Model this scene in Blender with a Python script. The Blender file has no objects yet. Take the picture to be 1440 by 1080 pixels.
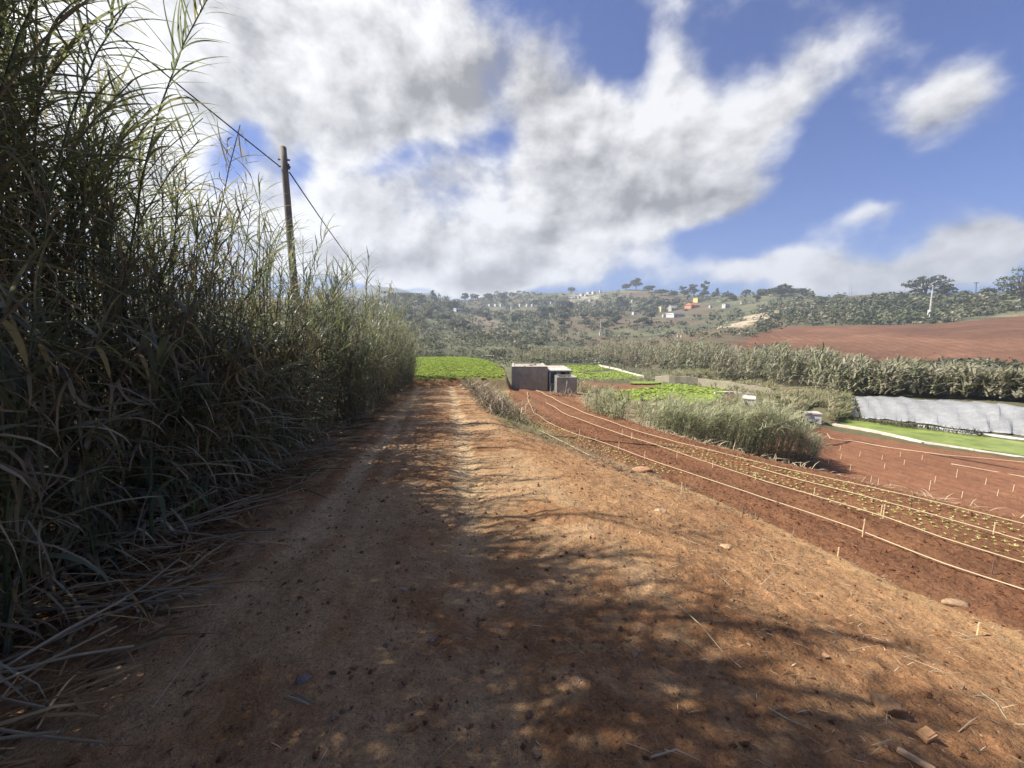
import bpy, math, random
import numpy as np
from mathutils import Vector
rng = np.random.default_rng(7)
random.seed(7)
scene = bpy.context.scene
COL = scene.collection
R = math.radians

# ------------------------------------------------------------------ camera model
F_PX, PITCH, CAM_H = 530.0, R(7.3), 1.6
CP, SP = math.cos(PITCH), math.sin(PITCH)
def pdir(px, py):
    u = (px - 720) / F_PX; v = (540 - py) / F_PX
    return np.array([u, CP + v * SP, -SP + v * CP])

# ------------------------------------------------------------------ noise
_perm = np.random.default_rng(3).integers(0, 1 << 30, 65536)
def _h(ix, iy, seed):
    n = (ix * 73856093) ^ (iy * 19349663) ^ (seed * 83492791)
    return _perm[n & 65535] / float(1 << 30)
def vnoise(x, y, seed=0):
    x = np.asarray(x, float); y = np.asarray(y, float)
    ix = np.floor(x).astype(np.int64); iy = np.floor(y).astype(np.int64)
    fx = x - ix; fy = y - iy
    fx = fx * fx * fx * (fx * (fx * 6 - 15) + 10); fy = fy * fy * fy * (fy * (fy * 6 - 15) + 10)
    a = _h(ix, iy, seed); b = _h(ix + 1, iy, seed); c = _h(ix, iy + 1, seed); d = _h(ix + 1, iy + 1, seed)
    return (a + (b - a) * fx) * (1 - fy) + (c + (d - c) * fx) * fy
def fbm(x, y, octv=4, seed=0):
    s = 0; a = .5; t = 0
    for i in range(octv):
        s = s + a * vnoise(x, y, seed + i * 17); t += a
        x = x * 2.03 + 11.3; y = y * 2.03 + 5.7; a *= .5
    return s / t
def sst(a, b, x):
    t = np.clip((np.asarray(x, float) - a) / (b - a), 0, 1)
    return t * t * (3 - 2 * t)

# ------------------------------------------------------------------ terrain
HX, HY = -0.1725, 0.985          # heading of the road
RX, RY = 0.985, 0.1725           # to the right of the road
def sd(x, y): return x * HX + y * HY, x * RX + y * RY
def xy(s, d): return s * HX + d * RX, s * HY + d * RY
COLS = {   # far relief: for each bearing a list of (picture row, distance)
 0:    [('z',8,-.5),('z',30,-1.),('z',60,0),('z',150,8),('z',300,24),('z',420,34)],
 400:  [('z',8,-.5),('z',30,-1.5),('z',60,-2),('z',120,1),('z',250,16),('z',430,42)],
 600:  [('z',8,-1),('z',30,-2.),('z',50,-3),(500,90),(470,170),(440,280),(418,420)],
 700:  [('z',8,-1),('z',30,-3.),(530,50),(510,85),(490,130),(465,230),(435,420),(414,560)],
 800:  [('z',8,-2.2),('z',25,-3.),(540,40),(520,65),(510,85),(490,140),(465,230),(430,400),(411,590)],
 900:  [('z',8,-2.6),('z',16,-3.),(575,25),(560,33),(540,48),(525,68),(515,85),(490,130),(470,200),(440,330),(406,480)],
 1000: [('z',8,-2.8),('z',14,-3.),(582,22),(555,36),(541,49),('z',51,-4.75),('z',52,-3.5),('z',60,-3.4),(490,95),(460,200),(440,280),(414,420)],
 1100: [('z',8,-2.9),('z',14,-3.2),(590,20),(575,28),(555,38),(546,40),('z',60,-3.5),(490,100),(458,165),(425,270),(411,340)],
 1200: [('z',8,-3.2),(660,14.8),(612,21),(592,25),(562,29),('z',45,-4.0),(515,80),(457,150),(430,200),(414,245)],
 1300: [('z',8,-3.3),(700,12),(645,16.4),(622,19.5),(600,22.8),(567,25.5),('z',45,-3.6),(513,80),(455,140),(430,175),(413,215)],
 1440: [('z',8,-3.4),(720,11),(640,17.3),(618,19.8),(574,22),('z',40,-3.4),(515,72),(445,130),(425,155),(413,190)],
 1700: [('z',8,-3.4),('z',16,-3.8),('z',19,-3.8),('z',21,-2.6),('z',40,-3.2),('z',70,-3.5),('z',130,9),('z',190,25)],
}
LR = np.linspace(math.log(4), math.log(4000), 420)
_az, _tab = [], []
for px, pts in sorted(COLS.items()):
    rr, zz = [], []
    for p in pts:
        if p[0] == 'z':
            d0 = pdir(px, 520); h0 = math.hypot(d0[0], d0[1])
            rr.append(p[1] * h0); zz.append(p[2])
        else:
            d0 = pdir(px, p[0]); rr.append(p[1] * math.hypot(d0[0], d0[1])); zz.append(CAM_H + p[1] * d0[2])
    rl, zl = rr[-1], zz[-1]
    rr += [rl * 1.12, rl * 1.6, 4000]; zz += [zl * .99, zl * .7, zl * .45]
    d0 = pdir(px, 500)
    _az.append(math.atan2(d0[0], d0[1])); _tab.append(np.interp(LR, np.log(rr), zz))
flat = np.interp(LR, np.log([4, 30, 200, 4000]), [-1.5, -2, 3, 20])
flatR = np.interp(LR, np.log([4, 8, 30, 200, 4000]), [-2.5, -3.4, -3.6, 5, 20])
_az = [-math.pi, -R(95)] + _az + [R(100), math.pi]
_tab = [flat, flat] + _tab + [flatR, flat]
_az = np.array(_az); _tab = np.array(_tab)
def zfar(x, y):
    r = np.maximum(np.hypot(x, y), 4.01); az = np.arctan2(x, y)
    k = np.clip(np.searchsorted(_az, az, side='right') - 1, 0, len(_az) - 2)
    f = np.clip((az - _az[k]) / (_az[k + 1] - _az[k]), 0, 1); f = f * f * (3 - 2 * f)
    q = (np.log(r) - LR[0]) / (LR[1] - LR[0]); i = np.clip(q.astype(int), 0, len(LR) - 2); g = np.clip(q - i, 0, 1)
    a = _tab[k, i] * (1 - g) + _tab[k, i + 1] * g; b = _tab[k + 1, i] * (1 - g) + _tab[k + 1, i + 1] * g
    z = a * (1 - f) + b * f
    amp = np.clip((r - 110) * .012, 0, 4.5)
    z = z + amp * (fbm(x / 60., y / 60., 4, 5) - .5) * 1.6
    return z
def d_edge(s): return np.interp(s, [-8, 1.8, 4, 6, 8, 11, 15, 18.3, 22, 26], [4.9, 4.15, 4.0, 3.4, 2.95, 2.65, 2.8, 3.2, 3.7, 4.4])
def d_bank(s): return np.interp(s, [-8, 0, 2.4, 5, 7, 10.5, 15, 20, 23, 30], [10.5, 9.6, 8.8, 7.9, 7.2, 6.35, 6.5, 7.0, 8.6, 9.2])
def r_edge(s): return np.interp(s, [-5, 2, 6, 10, 18, 24], [1.5, 1.4, 1.1, .9, .75, .7])
def z_road(s): return np.where(s > 0, -.047 * s, -.02 * s) - .75 * sst(18.6, 22.6, s)
def z_field(s, d): return -.47 - .06 * s - .08 * (d - 3.5)
def lmax(s): return np.interp(s, [23, 24, 28, 32, 35.5, 38, 40, 41], [3.6, 3.8, 4.25, 4.3, 3.9, 3.2, 2.1, .8])
def zbase(x, y):
    x = np.asarray(x, float); y = np.asarray(y, float)
    s, d = sd(x, y); r = np.hypot(x, y)
    zr = z_road(s)
    de = d_edge(s); re = r_edge(s)
    w = sst(re, de, d)
    lin = np.clip((d - re) / (de - re), 0, 1)
    w = .55 * w + .45 * lin
    z = zr * (1 - w) + z_field(s, np.maximum(d, de)) * w
    # left verge rises a little under the reeds
    z = z + .16 * sst(-1.9, -3.2, d)
    # lettuce mound beyond the end of the road
    lm = sst(23.2, 24.2, s) * sst(42.5, 41, s) * sst(.6, 0, d - lmax(s))
    zl = -1.02 + .0215 * (s - 24) + .12 * np.sin(np.clip((s - 24) / 17, 0, 1) * 3.14) - .006 * np.clip(d, 0, 4) ** 2
    low = np.where(s > 23, -1.75, z)
    z = np.where((s > 22.6) & (d < 6), np.minimum(z, low) * (1 - lm) + zl * lm, z)
    # to the valley
    zf = zfar(x, y)
    db = d_bank(s)
    wf = sst(db, db + 2.2, d)
    wf = np.maximum(wf, sst(30.5, 34, s) * sst(4.2, 6.5, d))
    wf = np.maximum(wf, sst(42, 52, s))
    wf = np.maximum(wf, sst(-14, -28, d))
    wf = np.maximum(wf, sst(-12, -22, s))
    return z * (1 - wf) + zf * wf
_T = np.geomspace(.9, 2500, 5000)
def P(px, py, tmin=0):
    """point where the sight line through a picture position meets the terrain"""
    d0 = pdir(px, py); X = d0[0] * _T; Y = d0[1] * _T; Zr = CAM_H + d0[2] * _T
    below = (Zr < zbase(X, Y)) & (_T > tmin)
    i = int(np.argmax(below)) if below.any() else len(_T) - 1
    x, y = X[i], Y[i]
    return Vector((x, y, float(zbase(x, y))))
def Pt(px, py, t):
    d0 = pdir(px, py)
    return Vector((d0[0] * t, d0[1] * t, CAM_H + d0[2] * t))
def gz(x, y): return float(zbase(x, y))

# ------------------------------------------------------------------ objects helpers
def tag(o, label=None, cat=None, group=None, kind=None):
    if label: o['label'] = label
    if cat: o['category'] = cat
    if group: o['group'] = group
    if kind: o['kind'] = kind
    return o
def empty(name, loc, rz=0):
    o = bpy.data.objects.new(name, None); COL.objects.link(o)
    o.location = loc; o.rotation_euler = (0, 0, rz); o.empty_display_size = .2
    return o
class MB:
    def __init__(s): s.v = []; s.f = []; s.c = []; s.n = 0; s.L = []; s.leafy = False
    def add(s, verts, faces, col=(1, 1, 1)):
        verts = np.asarray(verts, float).reshape(-1, 3)
        faces = np.asarray(faces, np.int64)
        if faces.ndim == 1: faces = faces.reshape(1, -1)
        s.v.append(verts); s.f.append(faces + s.n)
        c = np.asarray(col, float)
        s.c.append(np.broadcast_to(c, (len(verts), 3)) if c.ndim == 1 else c)
        s.n += len(verts)
        return s
    def box(s, c, size, rz=0, col=(1, 1, 1), taper=1.0):
        cx, cy, cz = c; a, b, h = size[0] / 2, size[1] / 2, size[2]
        q = [(-a, -b, 0), (a, -b, 0), (a, b, 0), (-a, b, 0), (-a * taper, -b * taper, h), (a * taper, -b * taper, h), (a * taper, b * taper, h), (-a * taper, b * taper, h)]
        co, si = math.cos(rz), math.sin(rz)
        q = [(cx + x * co - y * si, cy + x * si + y * co, cz + z) for x, y, z in q]
        s.add(q, [(0, 3, 2, 1), (4, 5, 6, 7), (0, 1, 5, 4), (1, 2, 6, 5), (2, 3, 7, 6), (3, 0, 4, 7)], col)
        return s
    def tube(s, pts, rad, seg=6, col=(1, 1, 1), cap=True):
        pts = np.asarray(pts, float); n = len(pts)
        rad = np.broadcast_to(np.asarray(rad, float), (n,))
        tg = np.gradient(pts, axis=0); tg /= np.linalg.norm(tg, axis=1)[:, None] + 1e-9
        up = np.array([0, 0, 1.]) if abs(tg[0][2]) < .9 else np.array([1., 0, 0])
        a = np.cross(tg, up); a /= np.linalg.norm(a, axis=1)[:, None] + 1e-9
        b = np.cross(tg, a)
        th = np.linspace(0, 2 * math.pi, seg, endpoint=False)
        V = pts[:, None, :] + rad[:, None, None] * (np.cos(th)[None, :, None] * a[:, None, :] + np.sin(th)[None, :, None] * b[:, None, :])
        i = np.arange(n - 1)[:, None] * seg; j = np.arange(seg)[None, :]; k = (j + 1) % seg
        f = np.stack([i + j, i + k, i + seg + k, i + seg + j], -1).reshape(-1, 4)
        cc = np.asarray(col, float)
        if cc.ndim == 2: cc = np.repeat(cc, seg, axis=0)
        s.add(V.reshape(-1, 3), f, cc)
        if cap:
            s.n -= n * seg
            s.f.append(np.array([[s.n + x for x in range(seg)][::-1]]) ); s.f.append(np.array([[s.n + (n - 1) * seg + x for x in range(seg)]]))
            s.n += n * seg
        return s
    def build(s, name, mat, parent=None, smooth=False, loc=None):
        if s.L: flush_leaves(s); s.leafy = True
        me = bpy.data.meshes.new(name)
        V = np.concatenate(s.v); C = np.concatenate(s.c)
        sizes = np.concatenate([np.full(len(f), f.shape[1]) for f in s.f])
        idx = np.concatenate([f.ravel() for f in s.f])
        if loc is not None: V = V - np.array(loc)
        me.vertices.add(len(V)); me.vertices.foreach_set('co', V.astype(np.float32).ravel())
        me.loops.add(len(idx)); me.loops.foreach_set('vertex_index', idx.astype(np.int32))
        me.polygons.add(len(sizes))
        st = np.concatenate([[0], np.cumsum(sizes)[:-1]])
        me.polygons.foreach_set('loop_start', st.astype(np.int32))
        me.polygons.foreach_set('loop_total', sizes.astype(np.int32))
        me.polygons.foreach_set('use_smooth', np.full(len(sizes), bool(smooth or s.leafy)))
        ca = me.color_attributes.new('Col', 'FLOAT_COLOR', 'POINT')
        ca.data.foreach_set('color', np.concatenate([C, np.ones((len(C), 1))], 1).astype(np.float32).ravel())
        me.update(calc_edges=True)
        me.materials.append(mat)
        o = bpy.data.objects.new(name, me); COL.objects.link(o)
        if parent: o.parent = parent
        if loc is not None and not parent: o.location = loc
        return o

# ------------------------------------------------------------------ materials
def mat_base(name):
    m = bpy.data.materials.new(name); m.use_nodes = True
    nt = m.node_tree; nt.nodes.clear()
    out = nt.nodes.new('ShaderNodeOutputMaterial')
    return m, nt, out
def N(nt, t, **kw):
    n = nt.nodes.new(t)
    for k, v in kw.items():
        if hasattr(n, k): setattr(n, k, v)
        else: n.inputs[k].default_value = v
    return n
def math_(nt, op, a, b=None, c=None, clamp=False):
    n = nt.nodes.new('ShaderNodeMath'); n.operation = op; n.use_clamp = clamp
    for i, v in enumerate((a, b, c)):
        if v is None: continue
        if isinstance(v, (int, float)): n.inputs[i].default_value = v
        else: nt.links.new(v, n.inputs[i])
    return n.outputs[0]
def col_mat(name, rough=.8, detail=((3, .3),), bump=(), spec=.3, tint=(1, 1, 1), world=True, metallic=0):
    """vertex colour times several scales of noise; bump = list of (scale, distance)"""
    m, nt, out = mat_base(name); L = nt.links.new
    b = N(nt, 'ShaderNodeBsdfPrincipled'); b.inputs['Roughness'].default_value = rough
    b.inputs['Specular IOR Level'].default_value = spec; b.inputs['Metallic'].default_value = metallic
    at = N(nt, 'ShaderNodeAttribute', attribute_name='Col')
    geo = N(nt, 'ShaderNodeNewGeometry'); tc = N(nt, 'ShaderNodeTexCoord')
    pos = geo.outputs['Position'] if world else tc.outputs['Object']
    c = at.outputs['Color']
    for sc, am in detail:
        n = N(nt, 'ShaderNodeTexNoise', Scale=sc, Detail=5.0, Roughness=.6); L(pos, n.inputs['Vector'])
        f = math_(nt, 'MULTIPLY_ADD', n.outputs[0], am * 2.6, 1 - am * 1.3)
        f = math_(nt, 'MAXIMUM', f, .12)
        v = nt.nodes.new('ShaderNodeVectorMath'); v.operation = 'SCALE'; L(c, v.inputs[0]); L(f, v.inputs['Scale']); c = v.outputs[0]
    L(c, b.inputs['Base Color'])
    nrm = None
    for sc, dist in bump:
        n = N(nt, 'ShaderNodeTexNoise', Scale=sc, Detail=4.0, Roughness=.65); L(pos, n.inputs['Vector'])
        bp = N(nt, 'ShaderNodeBump', Strength=1.0, Distance=dist); L(n.outputs[0], bp.inputs['Height'])
        if nrm: L(nrm, bp.inputs['Normal'])
        nrm = bp.outputs[0]
    if nrm: L(nrm, b.inputs['Normal'])
    L(b.outputs[0], out.inputs[0])
    return m
def leaf_mat(name, trans=.35, rough=.45, spec=.35, tcol=(1.25, 1.2, .6), var=.25):
    m, nt, out = mat_base(name); L = nt.links.new
    at = N(nt, 'ShaderNodeAttribute', attribute_name='Col')
    geo = N(nt, 'ShaderNodeNewGeometry')
    n = N(nt, 'ShaderNodeTexNoise', Scale=2.2, Detail=3.0); L(geo.outputs['Position'], n.inputs['Vector'])
    f = math_(nt, 'MULTIPLY_ADD', n.outputs[0], var * 2.4, 1 - var * 1.2)
    v = nt.nodes.new('ShaderNodeVectorMath'); v.operation = 'SCALE'; L(at.outputs['Color'], v.inputs[0]); L(f, v.inputs['Scale'])
    b = N(nt, 'ShaderNodeBsdfPrincipled'); b.inputs['Roughness'].default_value = rough
    b.inputs['Specular IOR Level'].default_value = spec
    L(v.outputs[0], b.inputs['Base Color'])
    t = N(nt, 'ShaderNodeBsdfTranslucent')
    v2 = nt.nodes.new('ShaderNodeVectorMath'); v2.operation = 'MULTIPLY'; v2.inputs[1].default_value = tcol
    L(v.outputs[0], v2.inputs[0]); L(v2.outputs[0], t.inputs['Color'])
    mx = N(nt, 'ShaderNodeMixShader'); mx.inputs[0].default_value = trans
    L(b.outputs[0], mx.inputs[1]); L(t.outputs[0], mx.inputs[2]); L(mx.outputs[0], out.inputs[0])
    return m
M = {}
M['soil'] = col_mat('soil', .95, ((1.7, .25), (9, .3), (45, .45), (160, .35)), ((14, .05), (55, .016), (150, .006)), .1)
M['hill'] = col_mat('hill', .95, ((.05, .35), (.25, .3), (1.3, .35)), ((1.0, .3),), .1)
M['reed_leaf'] = leaf_mat('reed_leaf', .5, .42, .4, (1.15, 1.15, .8))
M['reed_stem'] = leaf_mat('reed_stem', .05, .5, .3, var=.15)
M['dry'] = leaf_mat('dry_straw', .15, .75, .1, (1, .9, .7), var=.3)
M['leaf'] = leaf_mat('tree_leaf', .2, .55, .25, var=.3)
M['crop'] = leaf_mat('crop_leaf', .35, .5, .3, (1.1, 1.15, .5), var=.2)
M['clump'] = leaf_mat('clump_leaf', .5, .5, .3, (1.1, 1.1, .9), .15)
M['bark'] = col_mat('bark', .9, ((6, .4), (30, .3)), ((25, .01),))
M['wood'] = col_mat('weathered_wood', .85, ((3, .3), (40, .3)), ((50, .004),))
M['concrete'] = col_mat('concrete', .9, ((.8, .45), (3, .35), (30, .25)), ((40, .006),))
M['plaster'] = col_mat('plaster', .85, ((.6, .12), (6, .1)), ())
M['plain'] = col_mat('plain', .6, ((8, .1),), ())
M['stone'] = col_mat('stone', .95, ((5, .35), (40, .4)), ((18, .02), (90, .006)), .15)
M['pipe'] = col_mat('hose', .6, ((5, .15),), ())
M['tarp'] = col_mat('tarp', .55, ((.6, .25), (2.5, .25), (9, .2)), ((4, .05), (14, .015)), .4)
M['tile'] = col_mat('roof_tile', .8, ((1.5, .25),), ())
M['glass'] = col_mat('window_glass', .2, ((3, .1),), (), .5)
M['metal'] = col_mat('dull_metal', .5, ((4, .2),), (), .5)

# ------------------------------------------------------------------ zones on the ground (outlined where they lie)
def poly(pts): return np.array([P(*p)[:2] for p in pts])
def inside(pg, x, y):
    r = np.zeros(np.shape(x), bool); n = len(pg)
    bx0, by0 = pg.min(0); bx1, by1 = pg.max(0)
    m = (x >= bx0) & (x <= bx1) & (y >= by0) & (y <= by1)
    xs, ys = x[m], y[m]; q = np.zeros(xs.shape, bool)
    for i in range(n):
        x0, y0 = pg[i]; x1, y1 = pg[(i + 1) % n]
        if y0 == y1: continue
        q ^= ((y0 > ys) != (y1 > ys)) & (xs < (x1 - x0) * (ys - y0) / (y1 - y0) + x0)
    r[m] = q
    return r
Z_HILL = poly([(1022, 488), (1065, 470), (1107, 459), (1200, 458), (1300, 456), (1365, 451), (1440, 444), (1640, 436), (1640, 525), (1440, 517), (1330, 515), (1250, 513), (1160, 507), (1080, 494)])
Z_LOW = np.array([P(*p)[:2] for p in [(1155, 600), (1200, 611), (1300, 628), (1440, 648), (1600, 668), (1600, 800), (1440, 742), (1280, 704), (1120, 666)]])
Z_LOW = np.array([tuple(P(*p)[:2]) for p in [(1155, 600), (1200, 611), (1300, 628), (1440, 648), (1640, 676)]] + [xy(1, 10.2), xy(3, 9.2), xy(6, 8.4), xy(10.5, 7.8)])
Z_POND = np.array([tuple(P(*p)[:2]) for p in [(1178, 597), (1215, 604), (1300, 622), (1440, 640), (1620, 662), (1620, 636), (1440, 620), (1300, 601), (1240, 594), (1195, 591)]])
CROPS = [
 ('green', poly([(772, 516), (842, 515), (856, 519), (800, 526), (776, 523)]), 'bright green crop strip in the valley just behind the shed roof'),
 ('green', poly([(800, 528), (868, 521), (905, 531), (880, 534), (815, 534)]), 'green crop strip with a pale stone edge beyond the low block wall'),
 ('brown', poly([(812, 537), (930, 537), (925, 546), (815, 549)]), 'brown bare strip between green crops in the valley'),
 ('green', poly([(862, 551), (945, 540), (1024, 548), (1012, 555), (960, 562), (862, 562)]), 'long bright green crop strip below the stone wall'),
 ('green', poly([(890, 538), (935, 539), (918, 541), (888, 541)]), 'thin yellow green crop strip in the valley'),
 ('green', poly([(960, 560), (1015, 556), (1000, 570), (960, 570)]), 'small green plot above the near reed clump'),
 ('brown', poly([(985, 556), (1040, 553), (1050, 557), (1010, 563)]), 'small red brown plot below the stone wall'),
]
Z_ROCK = poly([(1005, 460), (1040, 447), (1085, 438), (1108, 436), (1095, 446), (1060, 456), (1030, 463)])
Z_VILL = poly([(795, 424), (830, 408), (872, 404), (845, 418), (815, 428)])
Z_PATCH = poly([(650, 455), (668, 443), (690, 448), (712, 458), (680, 462)])

# ------------------------------------------------------------------ ground mesh
azs = np.concatenate([np.arange(-180, -66, 3.0), np.arange(-66, 66, .17), np.arange(66, 180, 3.0)])
azs = np.radians(azs)
rs = [.35]
while rs[-1] < 960:
    r0 = rs[-1]; rs.append(r0 * (1.0065 if r0 < 45 else 1.013 if r0 < 700 else 1.04))
rs = np.array(rs)
A, RR = np.meshgrid(azs, rs)
X = RR * np.sin(A); Y = RR * np.cos(A)
def soil_masks(x, y):
    s, d = sd(x, y)
    wob = (vnoise(s * .5, 0 * s, 21) - .5) * .25
    re = r_edge(s); de = d_edge(s) + (fbm(x * 1.2, y * 1.2, 3, 31) - .5) * .35
    road = sst(-2.05, -1.7, d + wob) * sst(.35, -.1, d - re) * (s < 23.2)
    tr = 0
    for dc, wd, st in ((-1.2, .24, 1.), (.27, .25, 1.), (-1.62, .14, .55), (-.8, .12, .4)):
        edge = (fbm(x * 3, y * 3, 3, int(40 + dc * 10)) - .5) * .14
        tr = np.maximum(tr, st * sst(wd, wd * .2, np.abs(d - dc - wob * .6 + edge)))
    brk = sst(.25, .55, fbm(s * .9, d * 2, 3, 77))
    tr = tr * (.25 + .75 * brk) * road * (.35 + .65 * sst(1.5, 4, s))
    field = sst(de - .06, de + .06, d) * sst(d_bank(s) + .15, d_bank(s) - .1, d) * (s < 26.3) * (s > -9)
    return s, d, road, tr, field, de
def micro(x, y, r):
    s, d, road, tr, field, de = soil_masks(x, y)
    fine = sst(60, 25, r)
    bump = (fbm(x * 2.2, y * 2.2, 3, 1) - .5) * .09
    med = (fbm(x * 9, y * 9, 3, 2) - .5) * .035
    clod = np.abs(fbm(x * 16, y * 16, 3, 3) - .5) * .07
    left = sst(-1.8, -2.3, d)
    should = sst(-.1, .4, d - r_edge(s)) * (1 - field)
    z = bump * (.6 * road + .8 * (1 - road)) * (1 - .7 * field)
    z = z + med * (.5 * road * (1 - .7 * tr) + 1.0 * should + .8 * left + 1.1 * field) - tr * .03
    z = z + clod * (field * .9 + .35 * should + left * .4 + .12 * road)
    # a shallow furrow every bed on the field
    z = z + field * .022 * np.sin((d - .15 * np.sin(s * .3)) * 2 * math.pi / 1.0)
    return z * fine
Z = zbase(X, Y)
S_, D_, ROAD, TRK, FIELD, DE = soil_masks(X, Y)
Z = Z + micro(X, Y, RR)
lowm = inside(Z_LOW, X, Y); pond = inside(Z_POND, X, Y); hillf = inside(Z_HILL, X, Y)
Z = Z - .35 * pond
tz = np.where(lowm, .02 * (np.abs(fbm(X * 8, Y * 8, 3, 9) - .5) * 2), 0); Z = Z + tz
lm = (S_ > 24.0) & (S_ < 41) & (D_ < lmax(S_)) & (D_ > -14)
# base colours
def mixc(C, m, col): return C + (np.asarray(col) - C) * np.clip(m, 0, 1)[..., None]
n1 = fbm(X * .6, Y * .6, 4, 51); n2 = fbm(X * 3.1, Y * 3.1, 4, 52); n3 = fbm(X * .02, Y * .02, 5, 53); n4 = fbm(X * .09, Y * .09, 4, 54); n5 = fbm(X * 12, Y * 12, 3, 55)
C = np.zeros(X.shape + (3,))
scrub = np.array([.085, .088, .05]); drygr = np.array([.17, .145, .085]); brn = np.array([.13, .085, .055])
C[:] = scrub
C = mixc(C, sst(.46, .6, n4) * .8, np.array([.135, .13, .07])); C = mixc(C, sst(.5, .62, n3) * .6, brn * 1.1)
terr = sst(.82, .97, np.sin(Z * 1.5 + 2.5 * fbm(X * .012, Y * .012, 3, 66))) * sst(.44, .54, fbm(X * .01, Y * .01, 3, 67))
C = mixc(C, terr * .7, drygr * 1.3)
near = sst(60, 35, RR)
soil = np.array([.34, .192, .092]); soilR = np.array([.27, .138, .064]); tan = np.array([.42, .295, .165]); ochre = np.array([.39, .255, .14])
g = np.zeros_like(C); g[:] = soilR
g = mixc(g, sst(.35, .65, n1), soil)
g = mixc(g, ROAD * .9 * sst(.36, .62, n2 * .5 + n1 * .5), ochre)
g = mixc(g, ROAD * .5 * sst(.5, .7, n5), np.array([.36, .235, .12]))
g = mixc(g, TRK * .95, tan * 1.18)
should = sst(-.1, .4, D_ - r_edge(S_)) * (1 - FIELD)
g = mixc(g, should * .65 * sst(.42, .62, n2), np.array([.39, .225, .108]))
g = mixc(g, should * sst(.6, .0, np.abs(D_ - DE + .15) / .45) * .5, np.array([.42, .27, .13]))
g = mixc(g, FIELD, np.array([.185, .088, .045])); g = mixc(g, FIELD * sst(.45, .7, n2) * .5, np.array([.235, .118, .06]))
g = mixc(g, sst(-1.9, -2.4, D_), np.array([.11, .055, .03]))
bankv = sst(6.5, 9, S_) * sst(.1, .5, D_ - r_edge(S_)) * sst(.0, -.25, D_ - DE) * (S_ < 25)
g = mixc(g, bankv * .75, np.array([.19, .165, .09]))
db = d_bank(S_)
g = mixc(g, sst(.1, .5, D_ - db) * .9, np.array([.30, .235, .135]))
valley = sst(2.5, 5, D_ - db) + (S_ > 31)
g = mixc(g, np.clip(valley, 0, 1), np.array([.13, .115, .06]))
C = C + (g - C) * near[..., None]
C = np.where(lowm[..., None], np.array([.24, .115, .062]) * (.85 + .3 * n1[..., None]), C)
rows = np.sin(D_ * 2 * math.pi / 1.2) ** 8
C = mixc(C, lowm * rows * .35, np.array([.16, .05, .025]))
# ploughed hill field with furrows running up the slope
fur = np.sin((X * .93 - Y * .36) * 2.6 + 14 * fbm(X * .02, Y * .02, 3, 61)) * .5 + .5
hc = np.array([.16, .080, .045]) * (.86 + .28 * fur[..., None] * sst(.4, .6, n4)[..., None]) * (.7 + .6 * n3[..., None]) * (.85 + .3 * n1[..., None])
C = np.where(hillf[..., None], hc, C)
crop_id = np.zeros(X.shape, int)
for k, (kd, pg, lb) in enumerate(CROPS):
    mk = inside(pg, X, Y); crop_id[mk] = k + 1
    C = np.where(mk[..., None], np.array([.19, .22, .045]) * (.6 + .8 * n2[..., None]) if kd == 'green' else np.array([.20, .10, .055]), C)
C = np.where(lm[..., None], np.array([.16, .17, .04]), C)
C = mixc(C, inside(Z_ROCK, X, Y) * sst(.4, .55, n4), np.array([.36, .29, .19])); C = mixc(C, inside(Z_VILL, X, Y) * sst(.42, .6, n4), np.array([.30, .27, .2])); C = mixc(C, inside(Z_PATCH, X, Y) * .8, np.array([.2, .155, .11]))
C = np.clip(C, .005, .8)

na, nr = len(azs), len(rs)
vid = np.arange(na * nr).reshape(nr, na)
nxt = np.roll(vid, -1, axis=1)
quads = np.stack([vid[:-1], vid[1:], nxt[1:], nxt[:-1]], -1).reshape(-1, 4)
VV = np.stack([X, Y, Z], -1).reshape(-1, 3); CC = C.reshape(-1, 3)
def q4(a): return a.reshape(-1)[quads].sum(1) >= 2 if a.dtype == bool else a.reshape(-1)[quads[:, 0]]
roadz = (ROAD > .5); fieldz = FIELD > .5
zone = np.zeros(len(quads), int)
zone[q4(roadz)] = 1; zone[q4(fieldz)] = 2; zone[q4(lowm)] = 3; zone[q4(hillf)] = 4; zone[q4(lm)] = 5
cz = q4(crop_id); zone[cz > 0] = 10 + cz[cz > 0]
far_face = (RR.reshape(-1)[quads[:, 0]] > 55) & (zone == 0)
zone[far_face] = 6
def part_mesh(name, mk, mat):
    q = quads[mk]; u, inv = np.unique(q, return_inverse=True)
    m = MB(); m.add(VV[u], inv.reshape(-1, 4), CC[u])
    return m.build(name, mat, smooth=True)
ST = 'structure'
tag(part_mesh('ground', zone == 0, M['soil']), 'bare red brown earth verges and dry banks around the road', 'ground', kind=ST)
tag(part_mesh('hills', zone == 6, M['hill']), 'scrub covered hills rising beyond the valley', 'hills', kind=ST)
tag(part_mesh('dirt_road', zone == 1, M['soil']), 'rutted dirt road with pale wheel tracks leading away', 'road', kind=ST)
tag(part_mesh('tilled_field', zone == 2, M['soil']), 'tilled red soil beds below the road crossed by pale hoses', 'field', kind=ST)
tag(part_mesh('tilled_field', zone == 3, M['soil']), 'lower terrace of smooth red soil beside the green pond', 'field', kind=ST)
tag(part_mesh('ploughed_field', zone == 4, M['hill']), 'dark red ploughed field on the right hillside', 'field', kind=ST)
tag(part_mesh('crop_field', zone == 5, M['soil']), 'raised field of bright green leafy crop at the end of the road', 'field', kind=ST)
for k, (kd, pg, lb) in enumerate(CROPS):
    if (zone == 11 + k).any(): tag(part_mesh('crop_strip', zone == 11 + k, M['hill']), lb, 'field', kind=ST)

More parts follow.
